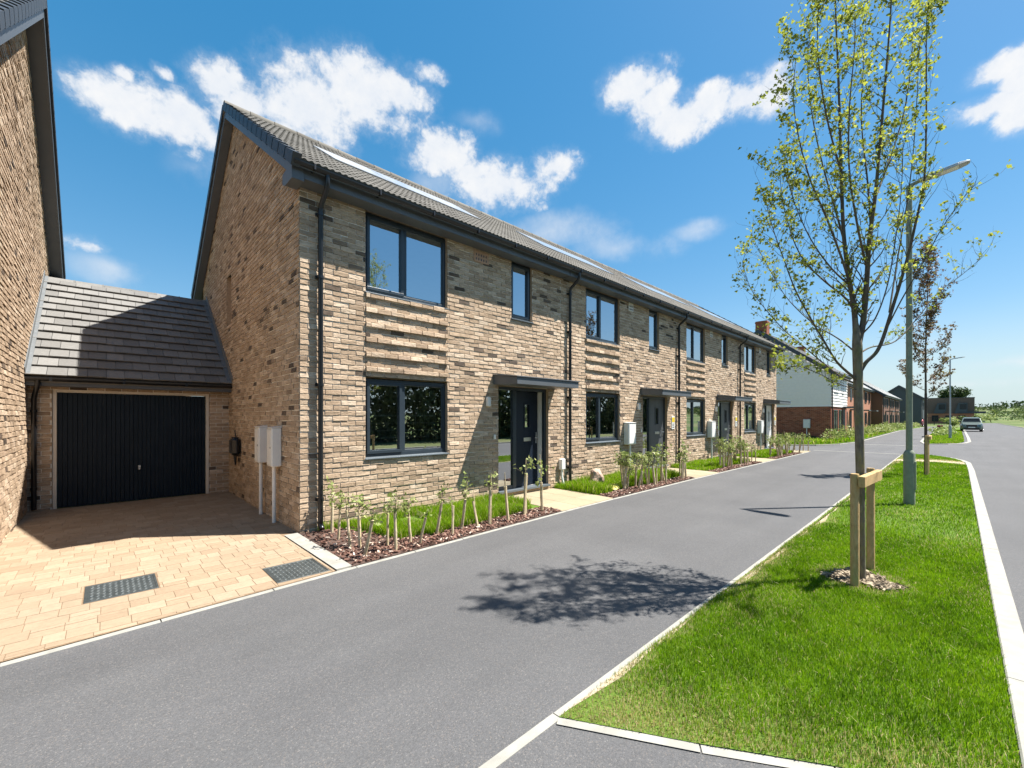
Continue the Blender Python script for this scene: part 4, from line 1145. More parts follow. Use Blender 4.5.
young_tree((5.315,.645,0),'staked young tree with fresh yellow green leaves on the near verge',limbs,trunk,M['bark'],M['leaf'],11,.028,8,.80,(.14,.40))
# second tree further along the verge, copper leaves
R2=random.Random(5); limbs2=[]
for i in range(17):
    z=2.1+i*.23; a=i*2.4; l=(.46-.012*i)*R2.uniform(.8,1.15); c,s_=math.cos(a)*l,math.sin(a)*l
    limbs2.append(dict(p=[(0,z,0),(c*.35,z+.12,s_*.35),(c*.75,z+.33,s_*.75),(c,z+.62,s_)],r=(.010,.002),leaf=(.7,1.),tw=1))
limbs2.append(dict(p=[(0,2.2,0),(.02,3.6,.02),(.05,5.0,0),(.07,6.1,0)],r=(.026,.004),leaf=(.3,1.),tw=1))
young_tree((16.45,.60,0),'young copper leaved tree further along the verge behind the lamp post',limbs2,[(0,-.03,0,.036),(.0,1.2,0,.033),(0,2.25,0,.028)],M['bark_dark'],M['leaf_copper'],21,.040,6,.74,(.12,.34))

def stake_frame(loc,label,gap,h,two=True):
    t=thing('tree_stake_frame',label,'tree stakes',loc,0,'timber tree stakes')
    for i,x in enumerate((-gap/2,gap/2)):
        s=MB(); n=14; s.tube([(x,.0,-.05),(x,.0,h-.015),(x,.0,h)],[.035,.035,.031],n); s.build('stake',M['timber'],t)
    b=MB(); b.bevbox(-gap/2-.06,gap/2+.05,-.085,-.036,h-.115,h-.015,.004); b.build('crossbar',M['timber'],t)
    k=MB(); 
    ring=[(.0+math.cos(a)*.055,.045+math.sin(a)*.055,h-.05) for a in np.linspace(0,2*PI,17)]
    for p,q in zip(ring,ring[1:]): k.tube([p,q],.014,6,cap=False)
    k.box(-.03,.03,-.034,-.005,h-.08,h-.02); k.build('rubber_tie',M['black'],t)
    return t
stake_frame((5.40,.64,0),'pair of timber stakes and crossbar holding the near young tree',.68,1.07).rotation_euler=(0,0,-.06)
stake_frame((16.4,.57,0),'pair of timber stakes and crossbar holding the copper leaved tree',.6,1.1)

# ------------------------------------------------------------------ hedge whips in the beds
def make_whip(seed,h,gh,nl,bare=False,lean=0):
    R=random.Random(seed)
    t=thing('hedge_whip','x','shrub')
    c=MB(); c.tube([(0,0,-.03),(.006,.004,h*.5),(R.uniform(-.02,.02),R.uniform(-.02,.02),h)],[.008,.007,.005],6); c.build('cane',M['cane'],t)
    g_=MB(); pts=[(.018+R.uniform(-.004,.004),.01,z) for z in np.linspace(-.02,gh,7)]
    g_.tube(pts,[.0185+R.uniform(-.002,.003) for _ in pts],9); g_.build('guard',M['guard'],t)
    V=[];T=[]; w=MB()
    for k in range(nl):
        a=R.uniform(0,2*PI); l=R.uniform(.04,.15 if not bare else .1); z=R.uniform(gh*.9,max(gh+.1,h*.95))
        p0=Vector((.012,.008,z)); p1=p0+Vector((math.cos(a)*l,math.sin(a)*l,R.uniform(.02,.12)))
        w.tube([p0,p1],[.003,.0015],4,cap=False)
        if bare: continue
        base=R.random()
        for _ in range(R.randint(4,8)):
            q=p0.lerp(p1,R.uniform(.4,1.1))+Vector((R.gauss(0,.02),R.gauss(0,.02),R.gauss(0,.02))); leaf_faces(V,T,q,R,R.uniform(.026,.050),base*.6+.4*R.random())
    w.tube([(.015,.01,gh-.05),(.01,.01,h*.9)],[.005,.002],5)
    w.build('stem',M['bark_dark'],t)
    if V: np_mesh('foliage',np.array(V),4,np.array(T),M['leaf_whip'],t)
    return t
protos=[make_whip(i,*a) for i,a in enumerate([(.66,.42,9),(.72,.50,12),(.58,.46,7),(.78,.40,8),(.62,.44,0,True),(.70,.52,5),(.60,.36,14)])]
used=set()
def put(proto,x,y,z,label,grp,tilt=(0,0),sc_=1,rz=None):
    rz=random.uniform(0,6.28) if rz is None else rz
    if proto not in used:
        o=protos[proto]; used.add(proto); o.location=(x,y,z); o.rotation_euler=(tilt[0],tilt[1],rz); o['label']=label; o.scale=(sc_,)*3
    else:
        o=dup(protos[proto],(x,y,z),rz,label,sc_); o.rotation_euler=(tilt[0],tilt[1],rz)
    o['group']=grp
b1=[(2.24,5.95,0,.95,0,0),(2.20,5.55,1,1.0,0,0),(2.16,5.10,5,1.0,.02,0),(2.24,5.0,6,.95,0,0),(2.12,4.66,2,1.0,0,.12),(2.5,4.82,5,.9,0,0),(2.50,4.60,1,.95,0,.03),(2.80,4.78,6,1.,0,0),(2.83,4.60,2,.85,-.1,-.22),(3.20,4.83,1,1.,0,.12),(3.36,4.68,4,1.05,0,.03),(3.64,4.86,0,1.,0,.12),(3.86,4.72,4,.98,0,.16),(4.12,4.76,5,1.02,0,0),(4.24,4.88,4,.9,0,.04),(4.42,4.70,4,1.1,0,0),(4.86,4.80,5,1.1,0,0),(4.96,4.84,4,.9,0,.05),(5.28,4.80,3,1.05,0,0)]
for i,(x,y,p,s,tx,ty) in enumerate(b1):
    put(p,x,y,.015,ORD[i]+' hedge whip along the nearest bed, counting from the block paved drive','hedge whips in the nearest bed',(tx+random.gauss(0,.05),ty+random.gauss(0,.06)),s*random.uniform(.84,1.2))
for k in (1,2,3):
    a,b=BEDS[k]; R=random.Random(k*7); n=(24,24,20)[k-1]; nm=('second house','third house','last house')[k-1]
    xs_=sorted(R.uniform(a+.9 if k==1 else a+.7,b-.05) for _ in range(n))
    for i,x in enumerate(xs_):
        put(R.choice((0,1,1,2,6,6,3,5)),x,yk(x)+R.uniform(.16,.62),.015,ORD[i]+' hedge whip along the bed of the '+nm+', counting from the nearer end','hedge whips in the bed of the '+nm,(R.gauss(0,.08),R.gauss(0,.09)),R.uniform(.8,1.35))
# beside the white drive end
for i in range(6):
    put((0,1,6)[i%3],23.75+.06*i,4.8+.2*i,.015,ORD[i]+' hedge whip by the gable end of the terrace, counting from the kerb','hedge whips at the terrace end',(0,0),1.1)
# boulder and sack in the second bed
def boulder():
    import bmesh
    bm=bmesh.new(); bmesh.ops.create_icosphere(bm,subdivisions=3,radius=1)
    R=random.Random(2); 
    for v in bm.verts:
        n=v.co.normalized(); f=1+.14*math.sin(n.x*3+1)*math.sin(n.y*4)+.10*math.sin(n.z*5+n.x*4)+R.uniform(-.03,.03)
        v.co=Vector((n.x*.20*f,n.y*.15*f,max(-.12,n.z*.27*f)))
    me=bpy.data.meshes.new('boulder'); bm.to_mesh(me); bm.free(); me.materials.append(M['stone'])
    o=bpy.data.objects.new('boulder',me); COL.objects.link(o); o.location=(8.30,5.82,.13); tag(o,'pinkish upright boulder in the planting by the rain pipe','boulder')
def mk_stone():
    m,nt=newmat('pink_stone'); co=objco(nt); n=noise(nt,co,12,6,.7)
    return finish(m,nt,ramp(nt,n,[(.3,(.30,.19,.14)),(.6,(.50,.36,.28)),(.8,(.58,.47,.38))]),.9,bump(nt,n,.6,.02))
M['stone']=mk_stone(); boulder()
def sack():
    mb=MB(); nx,ny=10,7
    def P(i,j,s):
        u=i/nx*2-1; v=j/ny*2-1; e=(1-abs(u)**3)*(1-abs(v)**3); return (u*.24,v*.15,.06+s*.07*e**.6+.012*math.sin(u*7)*math.sin(v*5)*e)
    for s in(1,-1):
        for i in range(nx):
            for j in range(ny):
                f=[P(i,j,s),P(i+1,j,s),P(i+1,j+1,s),P(i,j+1,s)]; mb.face(f if s>0 else f[::-1],.5,0,True)
    o=mb.build('sack',M['sack']); o.location=(8.0,5.2,.0); o.rotation_euler=(0,0,.3); tag(o,'pale yellow sack lying among the hedge whips','sack')
M['sack']=simple('yellow_sack',(.62,.52,.14),.6,.2,20); sack()

# ------------------------------------------------------------------ houses further down the street
M['clad']=simple('white_cladding',(.82,.77,.70),.5,.03)
M['tile_far']=tinted('far_roof_tile',[(0,(.13,.13,.13)),(1,(.19,.19,.19))],.8,8,.15,0)
M['tile_sheen']=tinted('sun_sheen_roof_tile',[(0,(.27,.27,.265)),(1,(.36,.36,.35))],.7,8,.15,0)  # sunlit sheen on the far roofs, painted as a lighter tile colour
M['clad_dark']=simple('dark_cladding',(.055,.068,.078),.55,.08)
M['brown_wall']=tinted('brown_wall',[(0,(.12,.085,.07)),(1,(.16,.115,.095))],.9,3,.15,0)
def far_house(name,label,x0,x1,yf,yb,ez,rz,wall,roofm,wins=(),doors=(),clad=None,chim=None,doorm='door_navy',real=False,canopy=True,group='houses further along the street'):
    t=thing(name,label,'house',(0,0,0),0,group)
    ry=(yf+yb)/2; mb=MB()
    zs=2.3 if clad else ez
    if real:
        mb.face([(x0,yb,0),(x0,yf,0),(x0,yf,zs),(x0,yb,zs)],.5,1)
        brickwall(mb,(x0-.002,0,0),(0,-1,0),(-1,0,0),-yb,-yf,-.03,zs,[],None,None,seed=3)
        mb.box(x0+.002,x1,yf,yb,-.03,zs,.5,0)
    else: mb.box(x0,x1,yf,yb,-.03,zs,.5,0)
    if not clad: mb.prism([(yf,ez),(ry,rz-.1),(yb,ez)],'x',x0,x1,.5,0)
    mb.build('wall',[M[wall],M['mortar_red']],t)
    sl=(rz-ez)/(ry-yf)
    if clad:
        cb=MB(); z=zs
        while z<rz-.15:
            z1=z+.2
            yl=max(yf,yf+(z1+.12-ez)/sl)
            if yl<ry: cb.prism([(x0-.05,z),(x0-.015,z1+.01),(x0,z1+.01),(x0,z)],'y',yl,2*ry-yl)
            if z1<ez: cb.prism([(yf-.05,z),(yf-.015,z1+.01),(yf,z1+.01),(yf,z)],'x',x0-.02,x1)
            z=z1
        cb.box(x0+.002,x1-.002,yf+.002,yb-.002,zs,ez); cb.build('cladding',M['clad'],t)
    rm=MB(); ln=math.hypot(ry-yf+.3,(ry-yf+.3)*sl); n=14
    rm.prism([(yf-.3,ez-.3*sl+.12),(ry,rz+.12),(yb+.3,ez-.3*sl+.12),(yb+.3,ez-.3*sl+.0),(ry,rz),(yf-.3,ez-.3*sl)],'x',x0-.18,x1+.0,.5)
    R=random.Random(int(x0))
    for j in range(n):
        a0=yf-.32+(ry-yf+.32)*j/n; a1=yf-.32+(ry-yf+.32)*(j+1.1)/n
        x=x0-.18
        while x<x1:
            xe=min(x+.9,x1); zA=ez+(a0-yf)*sl+.175; zB=ez+(min(a1,ry)-yf)*sl+.135
            rm.face([(x,a0,zA),(xe,a0,zA),(xe,min(a1,ry),zB),(x,min(a1,ry),zB)],R.random()); rm.face([(x,a0,zA-.06),(xe,a0,zA-.06),(xe,a0,zA),(x,a0,zA)],0); x=xe
    rf=rm.build('roof',M[roofm],t)
    fa=MB(); fa.box(x0-.15,x1,yf-.25,yf-.02,ez-.28,ez-.10); 
    fa.prism([(yf-.28,ez-.28*sl+.10),(ry,rz+.10),(ry,rz-.15),(yf-.28,ez-.28*sl-.15)],'x',x0-.20,x0-.17); fa.prism([(2*ry-yf+.28,ez-.28*sl+.10),(ry,rz+.10),(ry,rz-.15),(2*ry-yf+.28,ez-.28*sl-.15)][::-1],'x',x0-.20,x0-.17)
    fa.build('bargeboard',M['frame'],t)
    gt=MB(); gt.tube([(x0-.18,yf-.33,ez-.12),(x1,yf-.33,ez-.12)],.06,8); gt.tube([(x0+.12,yf-.07,ez-.2),(x0+.12,yf-.07,.1)],.04,8); gt.build('gutter',M['black'],t)
    for (a,b,c,d) in wins:
        w=MB(); s=.07
        w.box(a,b,yf-.045,yf+.02,d-s,d); w.box(a,b,yf-.06,yf+.02,c,c+s); w.box(a,a+s,yf-.045,yf+.02,c+s,d-s); w.box(b-s,b,yf-.045,yf+.02,c+s,d-s)
        if b-a>1: w.box((a+b)/2-.04,(a+b)/2+.04,yf-.045,yf+.02,c+s,d-s)
        o=w.build('window',M['frame'],t); p=MB(); p.face([(a+s,yf-.02,c+s),(b-s,yf-.02,c+s),(b-s,yf-.02,d-s),(a+s,yf-.02,d-s)]); p.build('pane',M['darkglass'],o)
    for (a,b) in doors:
        d=MB(); d.box(a,b,yf-.03,yf+.02,.1,2.15); d.build('door',M[doorm],t)
        if canopy:
            d=MB(); d.box(a-.3,b+.3,yf-.75,yf-.04,2.24,2.36); d.build('canopy',M['fascia'],t)
    if chim:
        cx,cy,cw,cz=chim; c=MB(); c.box(cx-.35,cx+.35,cy-cw/2,cy+cw/2,rz-.6,cz); c.box(cx-.38,cx+.38,cy-cw/2-.03,cy+cw/2+.03,cz-.14,cz-.06); c.build('chimney',M['red_brick'],rf)
    return t
M['darkglass']=simple('dark_window',(.02,.026,.03),.12,.1,spec=.25)
far_house('clad_house','white clad house with red brick ground storey and a brick chimney',34.5,40.4,5.75,14.3,4.62,7.85,'red_brick','tile_far',[(35.4,36.9,3.2,4.4),(38.2,38.9,3.2,4.4),(35.4,36.7,.5,2.1),(37.3,38.3,.4,2.1)],[(38.7,39.6)],True,(35.4,10.02,.75,8.7),real=True)
far_house('brick_house','orange brick house directly behind the white clad house, with the farther chimney',40.6,53.3,7.05,14.4,4.75,7.7,'orange_brick','tile_far',[(43,44.2,3.3,4.5),(46,47.2,3.3,4.5),(48.6,49.8,3.2,4.4),(51.4,52.2,3.2,4.4),(48.6,49.8,.8,2.1)],[(51.2,52.1)],chim=(49.5,10.7,.8,8.5))
far_house('brick_house','orange brick house beside the projecting brown brick terrace',53.5,65.9,7.05,14.4,4.75,7.7,'orange_brick','tile_sheen',[(54.6,56,3.2,4.4),(57.6,58.4,3.2,4.4),(60.5,62,3.2,4.4),(63.5,64.4,3.2,4.4),(54.6,56,.8,2.1),(60.5,62,.8,2.1)],[(57.5,58.4),(63.5,64.4)])
BN=['nearest','middle','farthest']
for i in range(3):
    a=66+i*7
    far_house('brown_house',BN[i]+' of three brown brick houses with sun sheen painted into the roof tiles',a,a+6.96,6.05,13.8,4.3,7.1,'brick_dim','tile_sheen',[(a+.8,a+1.9,2.8,3.9),(a+2.8,a+3.5,2.8,3.9),(a+4.4,a+5.6,2.8,3.9),(a+.8,a+1.9,.7,1.9),(a+4.4,a+5.6,.7,1.9)],[(a+2.8,a+3.7)],group='brown brick terrace further along')
far_house('dark_house','dark slate clad gable house behind the lamp post',95,104,3.95,9.4,4.75,6.75,'clad_dark','tile_far',[(96,97.2,2.8,4.),(100,101.2,2.8,4.)],[])
def flat_house():
    t=thing('flat_roofed_house','brown flat fronted house with two slanted dark window bays at the end of the road','house',(150,1,0))
    y0,y1=-3.9,4.2
    m=MB(); m.box(0,8,y0,y1,2.45,6.25); m.build('wall',M['brown_wall'],t)
    m=MB(); m.box(.05,8,y0+.05,y1-.05,-.1,2.45); m.build('ground_storey',M['orange_brick'],t)
    m=MB(); m.box(-.06,8.1,y0-.08,y1+.08,6.25,6.36); m.build('roof',M['frame'],t)
    for yc in (1.6,-2.0):
        m=MB(); m.prism([(yc+1.5,2.45),(yc+.75,5.0),(yc-.75,5.0),(yc-.75,3.2),(yc-.3,2.45)],'x',-.35,0.01); w=m.build('window_bay',M['clad_dark'],t)
        p=MB(); p.box(-.38,-.34,yc-.6,yc+.55,3.45,4.75); p.build('pane',M['darkglass'],w)
    m=MB(); m.box(-.4,0,y0-1.8,y0+2.6,2.46,2.95); m.build('porch_roof',M['frame'],t)
    for yc in (2.8,.4,-1.8):
        m=MB(); m.box(-.03,.06,yc-.6,yc+.6,.5,2.0); m.build('window',M['darkglass'],t)
    return t
flat_house()
t=thing('railing','black metal railing in front of the brown flat fronted house','railing',(118,0,0))
m=MB()
for y in np.arange(-1.2,5.4,.22): m.box(-.02,.02,y-.02,y+.02,0,1.5)
for z in (.2,1.5): m.box(-.025,.025,-1.3,5.4,z,z+.06)
m.build('bars',M['black'],t)
m=MB()
for y in (-1.3,.9,3.1,5.3): m.box(-.05,.05,y-.05,y+.05,0,1.62)
m.build('posts',M['black'],t)
# small grey garage beside it
t=thing('outbuilding','low grey flat roofed building left of the brown flat fronted house','building',(140,7.2,0))
m=MB(); m.box(0,5,-2.0,2.0,0,3.9); m.build('wall',M['fascia'],t); m=MB(); m.box(-.1,5.1,-2.1,2.1,3.9,4.1); m.build('roof',M['white'],t)
mb5=meter_box('white meter box on a post against the red brick gable',(34.5,7.05,0),-PI/2)

# shrubs along the far frontages
R=random.Random(12)
for i in range(27):
    x=33.3+i*2.0+R.uniform(-.3,.3); y=interp([(33,5.1),(48,5.0),(66,5.1),(84,4.1),(90,3.95)],x)+R.uniform(0,.5); h=R.uniform(.55,.95)
    t=thing('shrub',ORD[i]+' light green shrub along the far frontages, counting from the white clad house','shrub',(x,y,.05),0,'shrubs along the far frontages')
    leafmany('foliage',[(R.gauss(0,.35),R.gauss(0,.3),h*R.uniform(.3,.8),R.uniform(.25,.5),R.uniform(.25,.45),h*.35,45) for _ in range(7)],.06,M['leaf_whip'],t,100+i)
    m=MB(); 
    for _ in range(5): m.tube([(0,0,0),(R.gauss(0,.2),R.gauss(0,.2),h*.7)],[.012,.005],5)
    m.build('stem',M['cane'],t)
for i in range(7):
    y=6.3+i*.62; x=34.0+R.uniform(-.25,.1); h=R.uniform(.35,.6)
    t=thing('shrub',ORD[i]+' low shrub under the red brick gable, counting from its right corner','shrub',(x,y,.02),0,'low shrubs under the red brick gable')
    leafmany('foliage',[(R.gauss(0,.15),R.gauss(0,.2),h*R.uniform(.3,.8),.22,.25,h*.35,40) for _ in range(6)],.05,M['leaf_whip'] if i%3 else M['leaf_dark'],t,150+i)
    m=MB(); m.tube([(0,0,0),(.03,.02,h*.7)],[.012,.005],5); m.build('stem',M['bark_dark'],t)
sheet('far_bed',[(28.1,14),(28.1,6.7),(28.8,5.6),(30.6,4.9),(34.1,4.5),(48,4.6),(66,4.75),(84,3.9),(100,3.65),(100,7.5),(66,7.5),(40,7),(34.4,6.2),(34.4,14)],.05,M['soil'])
bl=inpoly([(28.2,14),(28.2,6.7),(28.9,5.7),(30.7,5.0),(34.1,4.6),(48,4.7),(64,4.8),(64,5.8),(34.3,5.7),(34.3,14)])
grassfield('frontage_grass',16000,bl,(28,64,4.5,14),lambda x,y,g:g.uniform(.08,.25,len(x)),lambda x,y,g:g.uniform(.2,.85,len(x)),.05,.005,77,None,'rough grass and ground cover in front of the white clad house')

# small planting on the second verge, sign, red car
t=thing('shrub','yellow green shrub patch at the back of the small far verge island','shrub',(58,.9,.02),0)
leafmany('foliage',[(R.uniform(-9,12),R.uniform(-.7,.6),R.uniform(.15,.45),.7,.4,.25,30) for _ in range(26)],.09,M['leaf_whip'],t,61)
m=MB()
for _ in range(8): 
    x=R.uniform(-8,11); m.tube([(x,0,0),(x,.05,.3)],[.015,.01],5)
m.build('stem',M['bark_dark'],t)
t=thing('ground_sign','small crimson sign board standing low on the far verge island','sign',(73,1.42,0))
m=MB(); m.bevbox(-.04,.04,-.26,.26,.12,.62,.02); m.build('board',M['crimson'] if 'crimson' in M else simple('crimson_board',(.30,.015,.06),.5,.1),t)
m=MB(); m.box(-.03,.03,-.2,-.15,-.02,.12); m.box(-.03,.03,.15,.2,-.02,.12); m.build('legs',M['black'],t)

# ------------------------------------------------------------------ cars
def wheel(t,x,y,r):
    w=MB(); w.tube([(x,y-.10,r),(x,y-.085,r),(x,y+.085,r),(x,y+.10,r)],[r*.93,r,r,r*.93],22); o=w.build('wheel',M['rubber'],t)
    s=1 if y>0 else -1
    m=MB(); m.tube([(x,y+s*.08,r),(x,y+s*.106,r)],[r*.66,r*.6],18); 
    for k in range(5):
        a=k*2*PI/5; m.tube([(x,y+s*.108,r),(x+math.cos(a)*r*.58,y+s*.108,r+math.sin(a)*r*.58)],[.03,.022],6)
    m.build('rim',M['steel'],o)
M['rubber']=simple('tyre',(.018,.018,.019),.8,.1)
def paint(name,col):
    m,nt=newmat(name); p=N(nt,'ShaderNodeBsdfPrincipled'); o=N(nt,'ShaderNodeOutputMaterial'); L(nt,p.outputs[0],o.inputs[0])
    c=ramp(nt,noise(nt,objco(nt),3,4),[(.3,tuple(x*.93 for x in col)),(.7,col)]); L(nt,c,p.inputs['Base Color'])
    p.inputs['Roughness'].default_value=.3; p.inputs['Metallic'].default_value=.25; p.inputs['Coat Weight'].default_value=.7; p.inputs['Coat Roughness'].default_value=.05; return m
def car(label,loc,rz,pm,group=None):
    """nose at -x; 3.9 long, 1.66 wide, 1.58 high"""
    t=thing('parked_car',label,'car',loc,rz,group)
    # lofted body: stations along x with half widths and heights
    st=[(-1.95,.62,.30,.55),(-1.90,.72,.24,.78),(-1.75,.79,.20,.90),(-1.2,.82,.20,.98),(-.75,.83,.20,1.02),(.2,.83,.20,1.02),(1.1,.83,.20,1.02),(1.6,.81,.22,1.02),(1.88,.74,.28,.98),(1.95,.64,.34,.85)]
    m=MB(); rings=[]
    for (x,w,z0,z1) in st:
        rings.append([(x,-w*.86,z0),(x,-w,z0+.12),(x,-w*1.005,(z0+z1)/2),(x,-w*.97,z1-.10),(x,-w*.86,z1),(x,w*.86,z1),(x,w*.97,z1-.10),(x,w*1.005,(z0+z1)/2),(x,w,z0+.12),(x,w*.86,z0)])
    for A,B in zip(rings,rings[1:]):
        for k in range(10): m.face([A[k],B[k],B[(k+1)%10],A[(k+1)%10]],.5,0,False)
    m.face(rings[0]); m.face(rings[-1][::-1])
    # cabin with raked screens
    def cab(z): f=(z-1.0)/.55; return (-.95+.62*f,1.82-.28*f,.78-.15*f)
    zs=[1.0,1.1,1.46]; 
    for zA,zB in zip(zs,zs[1:]):
        xa,xb,wa=cab(zA); xc,xd,wc=cab(zB)
        m.hexa([(xa,-wa,zA),(xb,-wa,zA),(xb,wa,zA),(xa,wa,zA)],[(xc,-wc,zB),(xd,-wc,zB),(xd,wc,zB),(xc,wc,zB)])
    xc,xd,wc=cab(1.46); m.hexa([(xc,-wc,1.461),(xd,-wc,1.461),(xd,wc,1.461),(xc,wc,1.461)],[(xc+.25,-wc*.8,1.56),(xd-.2,-wc*.8,1.56),(xd-.2,wc*.8,1.56),(xc+.25,wc*.8,1.56)])
    m.build('body',pm,t,.02)
    def q4(name,pts,mat): p=MB(); p.face(pts); p.faces(pts,[tuple(range(len(pts)-1,-1,-1))]); return p.build(name,mat,t)
    xa,_,wa=cab(1.08); xc,_,wc=cab(1.45); q4('windscreen',[(xa-.02,-wa*.9,1.08),(xa-.02,wa*.9,1.08),(xc-.02,wc*.88,1.45),(xc-.02,-wc*.88,1.45)],M['darkglass'])
    _,xb,wb=cab(1.10); _,xd,wd=cab(1.44); q4('rear_screen',[(xb+.012,-wb*.88,1.10),(xb+.012,wb*.88,1.10),(xd+.012,wd*.86,1.44),(xd+.012,-wd*.86,1.44)],M['darkglass'])
    for s in(1,-1):
        for a,b in((-.62,.28),(.36,1.25)):
            A=cab(1.10)[2]+.012; B=cab(1.43)[2]+.012
            q4('side_window',[(a,s*A,1.10),(b,s*A,1.10),(b-.05,s*B,1.43),(a+(.42 if a<0 else .0),s*B,1.43)],M['darkglass'])
        h=MB(); h.hexa([(-1.935,s*.44,.66),(-1.80,s*.80,.66),(-1.70,s*.80,.66),(-1.80,s*.44,.66)],[(-1.905,s*.46,.82),(-1.76,s*.79,.84),(-1.66,s*.78,.84),(-1.76,s*.46,.82)]); h.build('headlight',M['lamp_glass'],t)
        h=MB(); h.bevbox(1.87,1.96,s*.66-.09,s*.66+.09,.72,.95,.01); h.build('tail_light',M['crimson2'],t)
        h=MB(); h.bevbox(-.62,-.46,s*.92-.10,s*.92+.10,1.05,1.18,.02); h.build('mirror',pm,t,.01)
        for x in(-1.22,1.22): wheel(t,x,s*.74,.32)
        for x in(-1.22,1.22):
            a=MB(); a.tube([(x,s*.80,.33),(x,s*.836,.33)],.385,24); a.build('wheel_arch',M['black'],t)
    g=MB(); g.bevbox(-1.985,-1.88,-.40,.40,.52,.76,.02); 
    g.bevbox(-1.99,-1.88,-.58,.58,.28,.44,.02); g.build('grille',M['black'],t)
    g=MB(); g.bevbox(-2.005,-1.98,-.26,.26,.42,.53,.004); g.build('number_plate',M['white'],t)
    return t
M['lamp_glass']=simple('headlight_glass',(.6,.62,.64),.1,.05,spec=.8); M['crimson2']=simple('tail_red',(.4,.01,.01),.2,.05)
car('pale grey green car parked nose towards us on the main road',(70,-1.1,0),0,paint('sage_paint',(.11,.145,.125)),'parked cars')
car('red car just showing above the far shrubs by the dark house',(97,4.6,0),0,paint('red_paint',(.45,.02,.05)),'parked cars')

# ------------------------------------------------------------------ distant trees and scrub
t=thing('field_tree','round open crowned tree rising behind the brown flat fronted house','tree',(205,1.0,0))
leafcloud('crown',5200,(0,0,9.0),(3.4,3.4,2.7),.30,M['leaf_dark'],t,.25,31,34)
m=MB(); m.tube([(0,0,-.5),(0,.1,4),(.1,0,8)],[.4,.32,.18],10); 
for k in range(7):
    a=k*.9; m.tube([(0,0,5+.4*k),(math.cos(a)*2.4,math.sin(a)*2.4,8+.5*k)],[.14,.05],6)
m.build('trunk',M['bark_dark'],t)
R=random.Random(9)
def gz(x,y): return ground_z(x,y)
sp=[]
for i in range(150):
    x=R.uniform(470,640); y=R.uniform(-260,90); h=R.uniform(2.5,6)
    sp.append((x,y,gz(x,y)+h*.5,R.uniform(4,8),R.uniform(4,9),h*.6,60))
tag(leafmany('woodland',sp,1.1,M['leaf_dark'],None,4),'dark belt of trees along the far hill','woodland',kind='stuff')
sp=[]
for i in range(260):
    x=R.uniform(190,430); y=R.uniform(-150,30); h=R.uniform(.8,2.8)
    sp.append((x,y,gz(x,y)+h*.4,R.uniform(1.5,5),R.uniform(1.5,6),h*.6,70))
tag(leafmany('scrub',sp,.45,M['leaf_far'],None,5),'mixed green scrub and hedges on the fields beyond the road','scrub',kind='stuff')
for i,(x,y,w,h,lab,mt) in enumerate([(176,-6.5,3.0,2.6,'bright green bush beyond the end of the road, right of the parked car','leaf_whip'),(135,-1.8,1.6,2.0,'small brown green bush right of the flat fronted house','leaf_far'),(112,.6,1.5,1.6,'pale twiggy shrub behind the far lamp post','leaf_whip'),(186,-14,3.6,2.2,'low green bush on the verge beyond the road bend','leaf_far')]):
    t=thing('shrub',lab,'shrub',(x,y,0),0,'bushes at the end of the road')
    leafmany('foliage',[(R.gauss(0,w*.4),R.gauss(0,w*.4),h*R.uniform(.25,.75),w*.4,w*.4,h*.3,70) for _ in range(9)],.16,M[mt],t,200+i)
    m=MB(); 
    for _ in range(4): m.tube([(0,0,-.1),(R.gauss(0,.4),R.gauss(0,.4),h*.6)],[.05,.02],5)
    m.build('stem',M['bark_dark'],t)
# across the road, behind the viewer: what the windows mirror
sp=[]
for i in range(130):
    x=-14+i*.5+R.uniform(-.3,.3); h=R.uniform(5.2,6.4)
    for q in (.08,.28,.5,.72,.9): sp.append((x+R.uniform(-.3,.3),-13+R.uniform(-1,1),h*q,R.uniform(.7,1.1),R.uniform(.7,1.1),h*.14,110))
tag(leafmany('hedge',sp,.17,M['leaf_hedge'],None,6),'tall hedge across the main road, mirrored in the windows','hedge',kind='stuff')
t=thing('roadside_tree','conical tree across the road, mirrored in the nearest upper window','tree',(6.6,-12,0))
leafcloud('crown',5000,(0,0,6.0),(1.5,1.5,3.6),.10,M['leaf_far'],t,.2,41,40); m=MB(); m.tube([(0,0,-.1),(0,.05,4),(0,0,9)],[.16,.1,.03],8); m.build('trunk',M['bark_dark'],t)

# ------------------------------------------------------------------ sky, sun, camera
SUN=Vector((.44,-.34,1.)).normalized()
w=bpy.data.worlds.new('World'); sc.world=w; w.use_nodes=True; nt=w.node_tree; nt.nodes.clear()
sky=N(nt,'ShaderNodeTexSky'); sky.sky_type='NISHITA'; sky.sun_disc=False
sky.sun_elevation=math.asin(SUN.z); sky.sun_rotation=math.atan2(SUN.x,SUN.y)
sky.altitude=0; sky.air_density=1.0; sky.dust_density=.35; sky.ozone_density=2.2
SKY_STRENGTH=.120
hsv=N(nt,'ShaderNodeHueSaturation'); hsv.inputs['Saturation'].default_value=1.32; hsv.inputs['Value'].default_value=1.0; L(nt,sky.outputs[0],hsv.inputs['Color'])
gm_=N(nt,'ShaderNodeGamma'); gm_.inputs[1].default_value=.6; L(nt,hsv.outputs[0],gm_.inputs[0])
hs2=N(nt,'ShaderNodeHueSaturation'); hs2.inputs['Saturation'].default_value=1.22; L(nt,gm_.outputs[0],hs2.inputs['Color'])
bg=N(nt,'ShaderNodeBackground'); bg.inputs[1].default_value=SKY_STRENGTH; sp0=N(nt,'ShaderNodeSeparateXYZ'); tc0=N(nt,'ShaderNodeTexCoord'); L(nt,tc0.outputs['Generated'],sp0.inputs[0])
